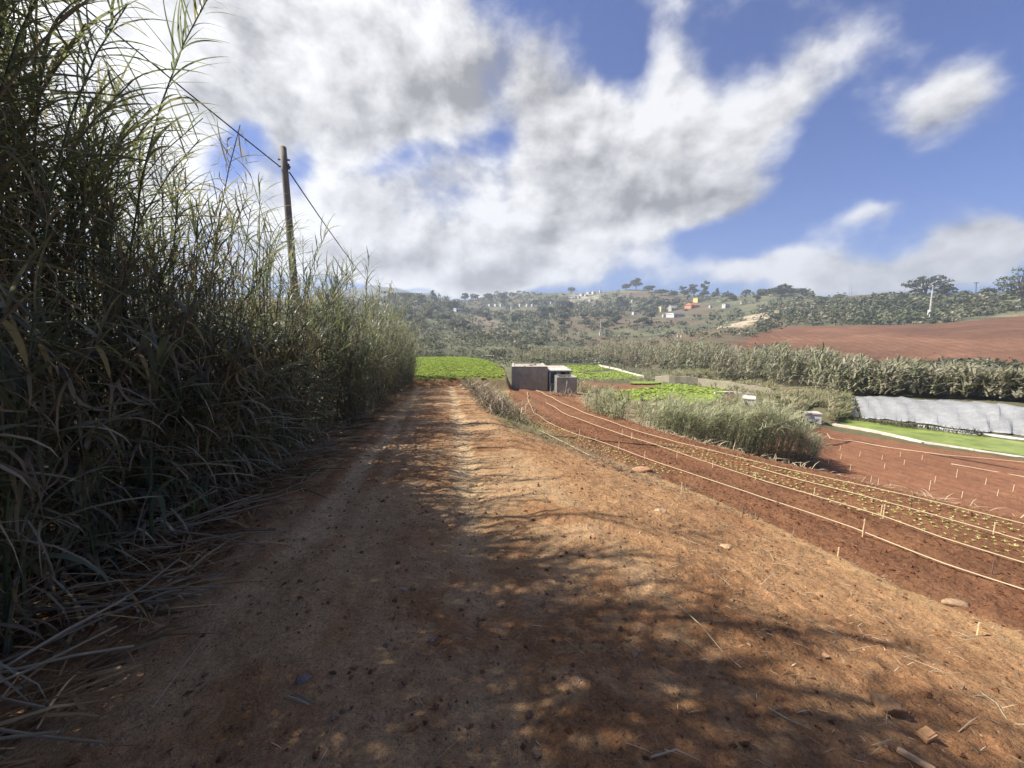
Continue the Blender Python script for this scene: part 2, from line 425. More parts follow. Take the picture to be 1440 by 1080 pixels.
# ------------------------------------------------------------------ pond with its kerb
pc = Z_POND.mean(0); pz = float(np.mean([zbase(*p) for p in Z_POND])) - .02
def densify(pg, step):
    out = []
    for i in range(len(pg)):
        a, b = pg[i], pg[(i + 1) % len(pg)]; n = max(1, int(np.hypot(*(b - a)) / step))
        for k in range(n): out.append(a + (b - a) * k / n)
    return np.array(out)
m, nt, out = mat_base('pond_weed'); L = nt.links.new
b = N(nt, 'ShaderNodeBsdfPrincipled', Roughness=.35); geo = N(nt, 'ShaderNodeNewGeometry')
n_ = N(nt, 'ShaderNodeTexNoise', Scale=1.1, Detail=6.0, Roughness=.65); L(geo.outputs['Position'], n_.inputs['Vector'])
cr = N(nt, 'ShaderNodeValToRGB'); L(n_.outputs[0], cr.inputs[0])
cr.color_ramp.elements[0].position = .3; cr.color_ramp.elements[0].color = (.12, .15, .03, 1); cr.color_ramp.elements[1].position = .65; cr.color_ramp.elements[1].color = (.27, .33, .06, 1)
L(cr.outputs[0], b.inputs['Base Color']); L(b.outputs[0], out.inputs[0])
pm = MB(); pd = Z_POND
pm.add([(p[0], p[1], pz) for p in pd], [list(range(len(pd)))[::-1]])
tag(pm.build('pond', m), 'long pond covered with flat green weed below the white sheeting', 'pond', kind=ST)

# ------------------------------------------------------------------ leaf strips (reeds)
def leaf_strip(mb, p0, az, elev, length, width, droop, col, seg=6, wind=(0, 0), twist=0., tipc=None):
    """an arching tapering blade, kept aside and built together with its fellows"""
    mb.L.append((seg, (p0[0], p0[1], p0[2], az, elev, length, width, droop, wind[0], wind[1], twist, *col, *(col if tipc is None else tipc))))
def flush_leaves(mb):
    by = {}
    for sg, r in mb.L: by.setdefault(sg, []).append(r)
    mb.L = []
    for seg, rows in by.items():
        a = np.array(rows, float); n = len(a); el = a[:, 4].copy(); az = a[:, 3]
        pts = [a[:, :3]]; dirs = []; stp = a[:, 5] / seg
        for k in range(seg):
            d = np.stack([np.cos(el) * np.cos(az) + a[:, 8] * (k + 1) / seg, np.cos(el) * np.sin(az) + a[:, 9] * (k + 1) / seg, np.sin(el)], -1)
            d /= np.linalg.norm(d, axis=1)[:, None] + 1e-9; dirs.append(d); pts.append(pts[-1] + d * stp[:, None]); el -= a[:, 7] / seg * (1 + .6 * k / seg)
        dirs.append(dirs[-1]); pts = np.stack(pts, 1); dirs = np.stack(dirs, 1)
        side = np.cross(dirs, np.array([0, 0, 1.])); side /= np.linalg.norm(side, axis=2)[..., None] + 1e-6
        nrm = np.cross(side, dirs); tt = np.linspace(0, 1, seg + 1)
        w = a[:, 6:7] * .5 * (np.where(tt < .25, .55 + 1.8 * tt, 1.0) * np.power(np.clip(1 - tt, 0, 1), .65))[None]
        tw = a[:, 10:11] * tt[None]
        sv = side * np.cos(tw)[..., None] + nrm * np.sin(tw)[..., None]
        V = np.empty((n, 2 * (seg + 1), 3)); V[:, 0::2] = pts - sv * w[..., None]; V[:, 1::2] = pts + sv * w[..., None]
        i = np.arange(seg) * 2; f = np.stack([i, i + 1, i + 3, i + 2], -1)
        f = (f[None] + (np.arange(n) * 2 * (seg + 1))[:, None, None]).reshape(-1, 4)
        c = a[:, None, 11:14] + (a[:, None, 14:17] - a[:, None, 11:14]) * (np.repeat(tt, 2) ** 2)[None, :, None]
        mb.add(V.reshape(-1, 3), f, c.reshape(-1, 3))
GREENS = [(.13, .158, .10), (.16, .182, .115), (.115, .142, .095), (.18, .192, .105), (.15, .168, .13), (.22, .21, .155)]
DRY = [(.36, .29, .19), (.29, .22, .14), (.42, .35, .24), (.22, .16, .1), (.32, .275, .19)]
def pick(l): 
    c = np.array(l[random.randrange(len(l))]); return c * random.uniform(.8, 1.2)
WIND = (.55, .05)
def cane(stem, leaves, h, lean_az, lean, dry=.3, base=(0, 0, 0), seg=6, lw=.045, ll=.6, step=.15, start=.12, plume=True, sseg=5, green=GREENS, wk=1.0, scol=None):
    n = 9; pts = []; x = np.array(base, float); curl = random.uniform(.6, 1.6)
    for k in range(n):
        pts.append(x.copy()); t = k / (n - 1)
        ang = lean * (.35 + curl * t * t); x = x + h / (n - 1) * np.array([math.sin(ang) * math.cos(lean_az), math.sin(ang) * math.sin(lean_az), math.cos(ang)])
    pts = np.array(pts); tt = np.linspace(0, 1, n)
    deadc = random.random() < .28
    sc = pick(DRY) * .55 if deadc else np.array(random.choice([(.10, .11, .05), (.075, .095, .04), (.14, .12, .07)]))
    if scol is not None: sc = np.array(scol)
    stem.tube(pts, .0115 * (1 - .75 * tt) + .0015, sseg, np.repeat(sc[None], n, 0), cap=False)
    z = h * start; side = random.uniform(0, 6.3)
    while z < h * .995:
        t = z / h; f = t * (n - 1); i = min(int(f), n - 2); p = pts[i] + (pts[i + 1] - pts[i]) * (f - i)
        side += math.pi + random.uniform(-.7, .7)
        isdry = random.random() < dry * (1.8 - 1.9 * t) or deadc and random.random() < .7
        top = t > .78
        if isdry:
            leaf_strip(leaves, p, side, random.uniform(-1.1, .5), ll * random.uniform(.5, 1.1), lw * random.uniform(.35, .7), random.uniform(.8, 2.6), pick(DRY) * random.uniform(.45, 1.), seg, (WIND[0] * .3 * wk, 0), random.uniform(-2, 2))
        else:
            c = pick(green); tip = pick(DRY) if random.random() < .25 else None
            leaf_strip(leaves, p, side, random.uniform(.3, 1.1) if not top else random.uniform(.6, 1.3), ll * random.uniform(.6, 1.25) * (1 if not top else .85), lw * random.uniform(.5, 1.15) * (1 if not top else .75), random.uniform(.4, 2.2) if not top else random.uniform(.2, 1.2), c, seg, (WIND[0] * (1.3 if top else .6 * random.random()) * wk, WIND[1] + random.uniform(-.3, .3)), random.uniform(-1.2, 1.2), tip)
        z += step * random.uniform(.6, 1.4) * (.36 if top else .62 if t > .5 else 1)
    return pts
# hedge heights along the road (metres above the verge)
def hedge_h(s, d): return np.interp(s, [-4, 0, 2.7, 3.4, 4.2, 5.2, 6.5, 10, 14, 20, 26], [5.2, 5.1, 4.7, 4.0, 4.1, 3.75, 3.5, 3.6, 3.8, 4.0, 4.1])
PROT = []
PH = [3.1, 3.3, 3.6, 3.0, 4.3, 4.6, 4.0, 3.5, 2.6, 2.2, 4.4, 3.2, 1.5, 1.1, 1.9, .9]
for k in range(16):
    st, lv = MB(), MB(); h = PH[k]
    if h < 2: cane(st, lv, h, random.uniform(-.9, .9), random.uniform(.2, .55), dry=random.uniform(.3, .65), step=.06, lw=.034 if k % 2 else .055, ll=.55, start=.1, wk=.25)
    else: cane(st, lv, h, random.uniform(-.7, .9), random.choice([random.uniform(.08, .3), random.uniform(.25, .55)]), dry=random.uniform(.3, .65), step=.088, lw=.031, ll=.64, start=.06)
    PROT.append((h, st, lv, None))
protos = []
def reed_thing(pi, loc, rz, sc, label, group, first={}):
    h, st, lv, _ = PROT[pi]
    r = empty('giant_reed', loc, rz); r.scale = (sc, sc, sc)
    if pi not in first:
        a = st.build('stem', M['reed_stem'], r); b = lv.build('leaves', M['reed_leaf'], r); first[pi] = (a, b)
    else:
        for o in first[pi]:
            c = o.copy(); COL.objects.link(c); c.parent = r
    tag(r, label, 'reed', group)
    return r
# candidate spots
spots = []
for _ in range(880):
    s = random.uniform(-2.5, 25); d = -2.35 - abs(random.gauss(0, 1)) * 1.45 - (.25 if s < 4 else 0) + (.3 if s > 8 else 0)
    if s < -1 and d > -2.7: continue
    if d < -6: continue
    spots.append((s, d, 0))
for _ in range(90):
    spots.append((random.uniform(-1.8, 2.7), random.uniform(-4.2, -2.5), 0))
for _ in range(60):
    spots.append((random.uniform(5.8, 9.6), random.uniform(-3.3, -2.6), 0))
for _ in range(150):
    spots.append((random.uniform(3.0, 6.0), random.uniform(-4.8, -3.0), 0))
for _ in range(470):   # low leaning shoots that hide the feet of the canes
    s = random.uniform(.5, 22); spots.append((s, -2.3 - abs(random.gauss(0, .35)) + (.3 if s > 8 else 0), 1))
spots.sort(key=lambda q: math.hypot(q[0] * HX + q[1] * RX, q[0] * HY + q[1] * RY) - (0 if q[0] > .5 else -100) - 1.2 * (q[1] + 2))
thk_s, thk_l = MB(), MB()
nthing = 0
for s, d, low in spots:
    x, y = xy(s, d); z = gz(x, y) - .03
    hh = float(hedge_h(s, d)) * (random.uniform(.8, 1.06) if s < 4.5 else random.choice([random.uniform(.5, .8), random.uniform(.7, 1.12)])) * (1.04 if s < 3 else float(np.interp(-d, [2.3, 2.7, 3.6, 4.5], [.42, .58, 1.0, 1.08])) * float(np.clip((6.8 - s) / 2.3, 0, 1)) + random.uniform(.7, 1.05) * float(np.clip((s - 4.5) / 2.3, 0, 1)))
    if low: hh = random.uniform(.7, 2.0)
    if nthing < 285 and s > 1.2 and hh < 5:
        k = min(range(16), key=lambda i: abs(PROT[i][0] - hh) + random.uniform(0, .5))
        sc = min(1.15, max(.8, hh / PROT[k][0]))
        reed_thing(k, (x, y, z), random.uniform(-.9, .9), sc, 'tall grey green reed cane among the many in the thicket beside the road', 'reed canes in the roadside thicket')
        nthing += 1
    else:
        far = s > 11
        cane(thk_s, thk_l, hh, random.uniform(-.9, .9), random.choice([random.uniform(.05, .3), random.uniform(.2, .6)]) if not low else random.uniform(.2, .6), dry=random.uniform(.25, .6), base=(x, y, z), seg=4 if not far else 3, step=(.12 if not far else .15) * (.6 if low else 1), sseg=4, lw=(.031 if not low else random.choice([.028, .05])) if not far else .042, ll=.62 if not low else .5, start=.06 if not far else .03, wk=.2 if low else 1.)
tag(thk_l.build('reed_thicket', M['reed_leaf']), 'dense grey green wall of reed leaves along the left of the road', 'reeds', kind='stuff')
tag(thk_s.build('reed_stems', M['reed_stem']), 'mass of thin reed stems inside the left roadside thicket', 'reeds', kind='stuff')
# canes that stand out
def special(loc, h, az, lean, label, lw=.038, ll=.6, step=.11, dry=.1, start=.2, green=GREENS):
    st, lv = MB(), MB(); cane(st, lv, h, az, lean, dry=dry, seg=8, lw=lw, ll=ll, step=step, start=start, green=green)
    r = empty('giant_reed', loc); st.build('stem', M['reed_stem'], r); lv.build('leaves', M['reed_leaf'], r)
    tag(r, label, 'reed'); return r
def vloc(s, d): x, y = xy(s, d); return (x, y, gz(x, y) - .02)
special(vloc(4.3, -3.3), 5.1, .15, .34, 'tallest reed cane leaning right with its plume against white cloud', step=.085, ll=.7)
special(vloc(5.4, -3.2), 4.3, .1, .36, 'reed cane bending right just in front of the wooden pole', step=.09, ll=.6)
special(vloc(3.5, -3.6), 5.3, .6, .16, 'upright reed plume with dark leaves at the upper left under the cable', step=.09)
special(vloc(2.9, -3.1), 5.4, .2, .3, 'reed top hanging into the upper left corner of the picture', step=.1)
def shoot(loc, h, label, blades, cols=((.11, .16, .09), (.13, .18, .1), (.09, .14, .08))):
    r = empty('reed_shoot', loc); st, lv = MB(), MB()
    st.tube([(0, 0, 0), (.02, 0, h * .5), (.05, .01, h)], [.016, .014, .006], 6, (.14, .16, .07))
    for (t, az, el, ln, w, dr) in blades:
        leaf_strip(lv, (.05 * t, 0, h * t), az, el, ln, w, dr, np.array(random.choice(cols)) * random.uniform(.85, 1.15), 10, (0, 0), random.uniform(-.4, .4), (.3, .26, .12) if random.random() < .5 else None)
    st.build('stem', M['reed_stem'], r); lv.build('leaves', M['reed_leaf'], r); tag(r, label, 'reed shoot'); return r
def gnd(px, py): p = P(px, py); return (p.x, p.y, p.z - .01)
shoot(gnd(45, 800), .78, 'broad leaved reed shoot with folded grey and yellow blades, lower left', [(1, -2.4, 1.0, .5, .085, 3.2), (.98, -.3, .9, .42, .075, 2.9), (.85, 2.5, .8, .45, .06, 2.2), (.7, .6, .6, .4, .05, 2.)], ((.15, .19, .12), (.24, .25, .06)))
shoot(gnd(108, 775), .92, 'reed shoot with one blade folded over at its top', [(1, -2.8, 1.1, .55, .08, 3.3), (.96, .2, .8, .5, .06, 2.4), (.8, 1.8, .7, .5, .05, 1.8), (.65, -1.2, .3, .45, .05, 2.2)])
shoot(gnd(185, 735), 1.35, 'reed shoot with a cluster of broad blue green drooping blades', [(1, -1.6, .9, .55, .07, 2.8), (.96, -2.6, .8, .6, .08, 2.6), (.93, -.4, .9, .6, .075, 2.9), (.9, -1.2, .5, .62, .07, 2.3), (.88, 2.8, .7, .5, .06, 2.2), (.8, .3, .6, .5, .05, 2)])
shoot(gnd(228, 730), .62, 'short green reed shoot standing in dry litter at the verge', [(1, 1.2, 1.4, .35, .06, .6), (.9, -.5, 1.2, .35, .05, 1.2), (.7, 2.6, .9, .3, .05, 1.6), (.5, -2, .8, .3, .04, 1.4)])
shoot(gnd(270, 742), .3, 'small tuft of fresh green blades in the verge litter', [(.5, a, .9, .28, .02, 1.2) for a in np.arange(0, 6.2, .5)], ((.10, .17, .05), (.12, .18, .06)))
shoot(gnd(-10, 640), 1.25, 'reed shoot with long lit blades fanning right at the left picture edge', [(1, a, .6, .6, .03, 1.6) for a in (-.9, -.5, -.2, .1, .5)] + [(.8, a, .5, .6, .03, 1.5) for a in (-.7, -.1, .3)])

# ------------------------------------------------------------------ litter under the reeds
lit = MB()
for _ in range(7000):
    s = random.uniform(-1, 22); w = random.random(); d = -1.75 - abs(random.gauss(.5, .42)) * (1.15 if s < 6 else .8)
    x, y = xy(s, d); z = gz(x, y) + random.uniform(0, .22) * sst(-2.0, -2.6, d) + .02
    a = random.gauss(.35, .9) + (math.pi if random.random() < .5 else 0)
    leaf_strip(lit, (x, y, z), a, random.uniform(-.15, .35), random.uniform(.2, .75), random.uniform(.008, .028), random.uniform(.0, .8), pick(DRY) * np.array((1.15, .98, .78)) * random.uniform(.5, 1.15), 3, (0, 0), random.uniform(-2, 2))
for _ in range(1500):   # hanging dead blades on the face of the hedge
    s = random.uniform(1, 20); d = -2.2 - abs(random.gauss(0, .4)); x, y = xy(s, d); z = gz(x, y) + random.uniform(.15, 1.3)
    leaf_strip(lit, (x, y, z), random.uniform(-1.6, 1.6), random.uniform(-.8, .3), random.uniform(.3, .7), random.uniform(.01, .03), random.uniform(.6, 1.8), pick(DRY) * random.uniform(.6, 1.0), 4, (0, 0), random.uniform(-2, 2))
tag(lit.build('reed_litter', M['dry']), 'grey brown litter of dead reed leaves along the left verge', 'litter', kind='stuff')
# fallen canes
fc = []
for k in range(6):
    mb = MB(); ln = random.uniform(.9, 1.7); n = 7
    pts = [(ln * (i / (n - 1) - .5), .05 * math.sin(i * .7 + k), .015 + .03 * abs(math.sin(i * .9 + k))) for i in range(n)]
    mb.tube(pts, np.linspace(.011, .005, n), 6, pick(DRY) * .8)
    fc.append(mb)
first = {}
for i in range(70):
    k = i % 6; s = random.uniform(1.2, 9); d = -2.0 - abs(random.gauss(.15, .45)); x, y = xy(s, d)
    loc = (x, y, gz(x, y) + random.uniform(.03, .16)); rot = (random.uniform(-.15, .15), random.uniform(-.2, .2), random.gauss(.5, .5))
    if k not in first: o = fc[k].build('fallen_cane', M['dry']); first[k] = o
    else: o = first[k].copy(); COL.objects.link(o)
    o.location = loc; o.rotation_euler = rot
    tag(o, 'dry grey cane lying in the litter at the foot of the reeds', 'cane', 'fallen canes on the left verge')
# a bundle of dry blades reaching onto the road
mb = MB()
q = gnd(205, 850)
mb.tube([(-.45, -.16, .05), (-.1, -.02, .05), (.12, .05, .03)], [.012, .010, .006], 6, (.3, .26, .18))
for i in range(26):
    t = random.uniform(-.3, .12); leaf_strip(mb, (t, t * .35, .05), random.gauss(.15, .5), random.uniform(.0, .5), random.uniform(.25, .5), .02, random.uniform(.3, 1.), pick(DRY) * 1.1, 5, (0, 0), random.uniform(-1, 1))
o = mb.build('dry_reed', M['dry']); o.location = q; tag(o, 'dead reed top with splayed pale blades lying across the left road edge', 'dead reed')

# straw and pebbles scattered on the open soil
st = MB()
for _ in range(4200):
    s = random.uniform(.3, 11); d = random.uniform(-1.9, 4.4) if random.random() < .35 else random.gauss(2.3, 1.0)
    if d > float(d_edge(s)) + .4 or d < -2: continue
    x, y = xy(s, d); rr_ = math.hypot(x, y); z = gz(x, y) + float(micro(np.array([x]), np.array([y]), np.array([rr_]))[0]) + .004
    L_ = random.uniform(.015, .09) if random.random() < .9 else random.uniform(.1, .28)
    leaf_strip(st, (x, y, z), random.gauss(-.5, .8), random.uniform(-.05, .25), L_, random.uniform(.002, .006), random.uniform(0, .5), pick(DRY) * 1.25, 2, (0, 0), random.uniform(-1, 1))
tag(st.build('straw_bits', M['dry']), 'fine pale straw scattered over the bare soil', 'straw', kind='stuff')
ICO = None
def ico(sub=2):
    import bmesh
    bm = bmesh.new(); bmesh.ops.create_icosphere(bm, subdivisions=sub, radius=1)
    v = np.array([p.co[:] for p in bm.verts]); f = np.array([[p.index for p in q.verts] for q in bm.faces]); bm.free()
    return v, f
I1, I2, I3 = ico(1), ico(2), ico(3)
def rock_pts(base, seed, sq=(1, 1, 1), rough=.35):
    v = base[0].copy(); g = np.random.default_rng(seed)
    for _ in range(9):
        n = g.normal(size=3); n /= np.linalg.norm(n); lim = g.uniform(.5, .85); dd = v @ n
        v = v - np.clip(dd - lim, 0, 9)[:, None] * n[None] * .9
    v *= 1 + rough * 1.6 * (fbm(v[:, 0] * 3 + seed, v[:, 1] * 3 + v[:, 2] * 2.7, 4, seed) - .5)[:, None]
    return v * np.array(sq)
pb = MB(); NC = 34000
def crumbs(ss, dd, sizes, cols, seed):
    g = np.random.default_rng(seed); x, y = xy(ss, dd); n = len(ss); zc = zbase(x, y) + micro(x, y, np.hypot(x, y))
    bv = np.array([(1, 0, 0), (-1, 0, 0), (0, 1, 0), (0, -1, 0), (0, 0, 1), (0, 0, -1)], float); bf = np.array([(0, 2, 4), (2, 1, 4), (1, 3, 4), (3, 0, 4), (2, 0, 5), (1, 2, 5), (3, 1, 5), (0, 3, 5)])
    a = g.random(n) * 6.3; V = bv[None] * (.7 + .6 * g.random((n, 6, 1))) * np.stack([sizes, sizes * (.6 + .4 * g.random(n)), sizes * (.4 + .4 * g.random(n))], -1)[:, None, :]
    V = V + g.normal(size=V.shape) * (sizes * .18)[:, None, None]
    X_ = V[..., 0] * np.cos(a)[:, None] - V[..., 1] * np.sin(a)[:, None]; Y_ = V[..., 0] * np.sin(a)[:, None] + V[..., 1] * np.cos(a)[:, None]
    V = np.stack([X_ + x[:, None], Y_ + y[:, None], V[..., 2] + (zc + sizes * .15)[:, None]], -1)
    c = np.array(cols)[g.integers(0, len(cols), n)] * (.65 + .6 * g.random((n, 1)))
    pb.add(V.reshape(-1, 3), (bf[None] + (np.arange(n) * 6)[:, None, None]).reshape(-1, 3), np.repeat(c, 6, 0))
g_ = np.random.default_rng(12)
ss = .3 + 9 * g_.random(NC) ** 1.5; dd = -2.1 + 6.2 * g_.random(NC)
crumbs(ss, dd, np.minimum(.022, .0022 * (g_.random(NC) + .02) ** -.65), [(.28, .14, .062), (.34, .21, .12), (.22, .1, .05), (.3, .2, .13), (.18, .09, .05)], 1)
ss = .8 + 11 * g_.random(16000); dd = d_edge(ss) + (d_bank(ss) - d_edge(ss)) * g_.random(16000)
crumbs(ss, dd, np.minimum(.03, .006 * (g_.random(16000) + .03) ** -.5), [(.18, .07, .034), (.15, .06, .03), (.22, .09, .045)], 2)
tag(pb.build('soil_crumbs', M['soil']), 'small clods and grit strewn over road and field', 'soil crumbs', kind='stuff')
def stone(px, py, wpx, label, col=(.3, .22, .15), sq=(1, .8, .55), seed=1, cat='stone', name='stone', rz=0):
    p = P(px, py); t = math.hypot(p.x, p.y); r = wpx / F_PX * t / 2 * .85
    mb = MB(); mb.add(rock_pts(I3, seed, sq) * r, I3[1], np.array(col)); o = mb.build(name, M['stone'], smooth=True)
    o.location = (p.x, p.y, p.z + r * sq[2] * .2); o.rotation_euler = (0, 0, rz); tag(o, label, cat); return o
stone(427, 957, 26, 'smooth grey brown stone alone on the shaded road', (.2, .16, .13), (1, .8, .6), 3, rz=.6)
stone(1243, 992, 40, 'crumbly pale earth clod in the shade left of the wood chip', (.27, .16, .085), (1, .6, .45), 4, 'clod', 'soil_clod', -.4)
stone(1341, 852, 30, 'flat brown stone at the lower field edge, right', (.33, .22, .13), (1, .55, .4), 5, rz=-.2)
stone(927, 720, 24, 'pale lump of stone in the sunlit shoulder', (.40, .27, .16), (1, .6, .5), 6)
stone(903, 664, 38, 'low reddish clod beside dead brush at the field edge', (.36, .2, .11), (1, .5, .4), 7, 'clod', 'soil_clod')
stone(568, 830, 10, 'small round pebble near the middle of the road', (.3, .24, .2), (1, .9, .7), 8)
stone(1022, 770, 20, 'small tan clod on the sunlit slope', (.42, .27, .15), (1, .7, .4), 9, 'clod', 'soil_clod')
stone(568, 960, 12, 'little dark pebble in the shaded foreground', (.2, .13, .09), (1, .9, .7), 10)
stone(607, 900, 16, 'grey pebble cluster stone in the dappled light', (.33, .27, .22), (1, .8, .6), 11)
def chip(px, py, l, w, h, rz, label, col):
    p = P(px, py); mb = MB(); mb.box((0, 0, 0), (l, w, h), 0, col, .93); mb.box((l * .1, 0, h), (l * .7, w * .6, h * .25), .03, np.array(col) * .9)
    o = mb.build('wood_chip', M['wood']); o.location = (p.x, p.y, p.z + .005); o.rotation_euler = (.12, -.05, rz); tag(o, label, 'wood chip'); return o
chip(1302, 1036, .075, .042, .014, .3, 'orange brown wood chip with square ends on shaded soil', (.5, .27, .12))
chip(1288, 1072, .11, .022, .012, -.9, 'narrow wood splinter at the bottom edge of the picture', (.5, .33, .19))
mb = MB(); p = P(420, 985)
for k in range(4): mb.tube([(-.07 + .01 * k, .011 * k - .02, .006), (0, .009 * k - .015, .010), (.06 + .012 * k, .007 * k - .01, .006)], [.005, .0055, .003], 5, pick(DRY))
o = mb.build('split_cane', M['dry']); o.location = p; o.rotation_euler = (0, 0, -.35); tag(o, 'broken split cane lying below the lone stone on the road', 'cane')
def stick(pts, r, label, col=(.42, .35, .24)):
    w = [P(*q) for q in pts]; mb = MB()
    mb.tube([(p.x, p.y, p.z + .015 + .01 * (i % 2)) for i, p in enumerate(w)], np.linspace(r, r * .5, len(w)), 6, col)
    o = mb.build('dry_stalk', M['dry']); tag(o, label, 'dry stalk')
stick([(955, 855), (985, 885), (1020, 925), (1042, 945)], .0032, 'longest pale dry stalk on the sunlit slope')
stick([(915, 1070), (950, 1062), (985, 1075)], .004, 'curved dry stalk in shade near the bottom edge')
stick([(1375, 975), (1400, 995), (1418, 1020)], .004, 'pale forked stalk by the right picture edge')
stick([(1080, 1000), (1105, 1018), (1140, 1030)], .0035, 'bent grey stalk in the shaded slope')
stick([(215, 1000), (290, 900), (320, 850)], .0025, 'long thin straw lying along the left wheel rut')
stick([(0, 985), (45, 968), (80, 957)], .008, 'thick pale cane piece at the left picture edge')

# ------------------------------------------------------------------ irrigation hoses and stakes
def hose(pts, label, r=.0068, col=(.46, .36, .22), lift=.05, name='irrigation_hose', group=None):
    w = [P(*q) for q in pts]; pl = []
    for i in range(len(w) - 1):
        a, b = w[i], w[i + 1]; n = max(4, int((b - a).length / .35))
        for k in range(n):
            t = k / n; p = a.lerp(b, t)
            sl, dl = sd(p.x, p.y)
            jx = (vnoise(sl * .8, 0, 91) - .5) * .06
            pl.append((p.x + jx, p.y, gz(p.x, p.y) + lift + .02 * math.sin(sl * 1.7)))
    pl.append((w[-1].x, w[-1].y, gz(w[-1].x, w[-1].y) + lift))
    rr_ = [max(r, .00075 * math.hypot(p[0], p[1])) for p in pl]
    mb = MB(); mb.tube(pl, rr_, 8, col); o = mb.build(name, M['pipe'], smooth=True); tag(o, label, 'hose', group)
hose([(757, 607), (775, 617), (800, 629), (838, 647)], 'shortest pale hose along the bank above the seedlings')
hose([(742, 553), (743, 566), (750, 582), (768, 594), (812, 614), (880, 637), (960, 665), (1080, 708), (1200, 747), (1330, 796), (1440, 833), (1600, 892)], 'nearest long pale hose crossing the tilled field')
hose([(768, 568), (800, 587), (860, 607), (890, 619), (1000, 654), (1080, 682), (1150, 704), (1250, 734), (1326, 760), (1440, 794), (1600, 842)], 'second long pale hose up from the road side')
hose([(1055, 657), (1120, 677), (1244, 711), (1397, 752), (1440, 764), (1600, 806)], 'pale hose starting midway across the field among seedlings')
hose([(752, 548), (800, 573), (840, 589), (880, 602), (920, 615), (954, 626), (1040, 646), (1120, 665), (1280, 703), (1440, 741), (1600, 780)], 'farthest pale hose along the outer field edge')
hose([(1150, 607), (1163, 611), (1167, 618), (1200, 622), (1240, 629), (1330, 642), (1440, 652), (1560, 667)], 'pale hose along the pond side of the lower terrace', r=.02, col=(.5, .36, .22))
hose([(1160, 627), (1200, 620), (1235, 626), (1340, 645), (1440, 662), (1560, 680)], 'black hose across the lower terrace', r=.018, col=(.05, .035, .03), lift=.02)
hose([(1338, 654), (1400, 664), (1440, 671), (1560, 692)], 'thin pale line on the lower terrace, right', r=.012, col=(.5, .36, .24), lift=.03)
hose([(765, 612), (800, 616), (830, 620), (880, 625), (930, 629), (960, 632)], 'dark cross pipe over the near field beds', r=.014, col=(.06, .035, .025), lift=.015)
def riser(px, py, hpx, pale=True, tall=True, label='thin pale sprinkler stake standing by a hose in the near field', group='sprinkler stakes in the near field'):
    p = P(px, py); t = math.hypot(p.x, p.y) ; u = abs(px - 720) / F_PX; h = hpx / F_PX * p.y / (CP)
    h = max(.08, h); r = max(.006, .0009 * t)
    c = (.62, .47, .27) if pale else (.16, .09, .06)
    o = empty('sprinkler_stake', p); a = MB().tube([(0, 0, -.05), (.0, 0, h * .5), (.02 * h, 0, h)], [r, r, r * .8], 6, c).build('stake', M['pipe'], o)
    b = MB().tube([(.02 * h, 0, h), (.02 * h, 0, h + .03)], [r * 1.6, r * 1.2], 6, np.array(c) * .8).build('nozzle', M['pipe'], o)
    tag(o, label, 'stake', group)
for q in [(906.6, 645, 9), (952, 643, 9), (1002, 658, 9), (1062, 677, 11), (958, 695, 15), (1144, 702, 14), (888, 617, 7), (815, 613, 7), (838, 621, 8), (870, 632, 9), (875, 612, 7), (889, 616, 6), (1238, 730, 18), (1213, 753, 22), (1397, 750, 14), (1178, 784, 12), (1242, 727, 16), (768, 567, 5), (1374, 895, 16)]: riser(*q)
for q in [(1092, 713, 16), (1044, 730, 15), (1394, 810, 20), (1280, 716, 14)]: riser(*q, pale=False, label='thin dark stake standing in the near field beds', group='dark stakes in the near field')
for x, y in [(275, 515), (400, 550), (540, 575), (555, 630), (680, 605), (793, 575), (340, 635), (280, 565), (655, 555), (1010, 690), (1195, 730), (840, 765), (875, 715), (1045, 815), (1270, 805), (1370, 770), (470, 715), (515, 730), (200, 600)]:
    p = P(1120 + x / 4.5, 520 + y / 4.5, 9.0); o = empty('marker_stick', p); hh = .24 if x not in (1010, 840) else .36
    MB().tube([(0, 0, -.03), (.01, 0, hh)], [.014, .012], 5, (.55, .42, .28)).build('stick', M['pipe'], o)
    tag(o, 'short pale stick standing in the red soil of the lower terrace', 'stick', 'sticks on the lower terrace')

# ------------------------------------------------------------------ seedlings
def rosette(size, n=6, cols=((.52, .48, .16), (.42, .42, .12), (.6, .54, .25))):
    mb = MB()
    for i in range(n):
        leaf_strip(mb, (0, 0, .004), i * 2 * math.pi / n + random.uniform(-.3, .3), random.uniform(.5, 1.1), size * random.uniform(.8, 1.2), size * .55, random.uniform(.8, 1.6), np.array(random.choice(cols)) * random.uniform(.85, 1.15), 3)
    flush_leaves(mb); mb.leafy = True; return mb
sv = [rosette(.033) for _ in range(5)]; sfirst = {}
cand = []
def fieldpt(s, d): x, y = xy(s, d); return x, y
def add_rows(d0, d1, s0, s1, step=.17):
    d = d0
    while d < d1:
        s = s0
        while s < s1:
            cand.append((s + random.uniform(-.03, .03), d + random.uniform(-.03, .03))); s += step
        d += step
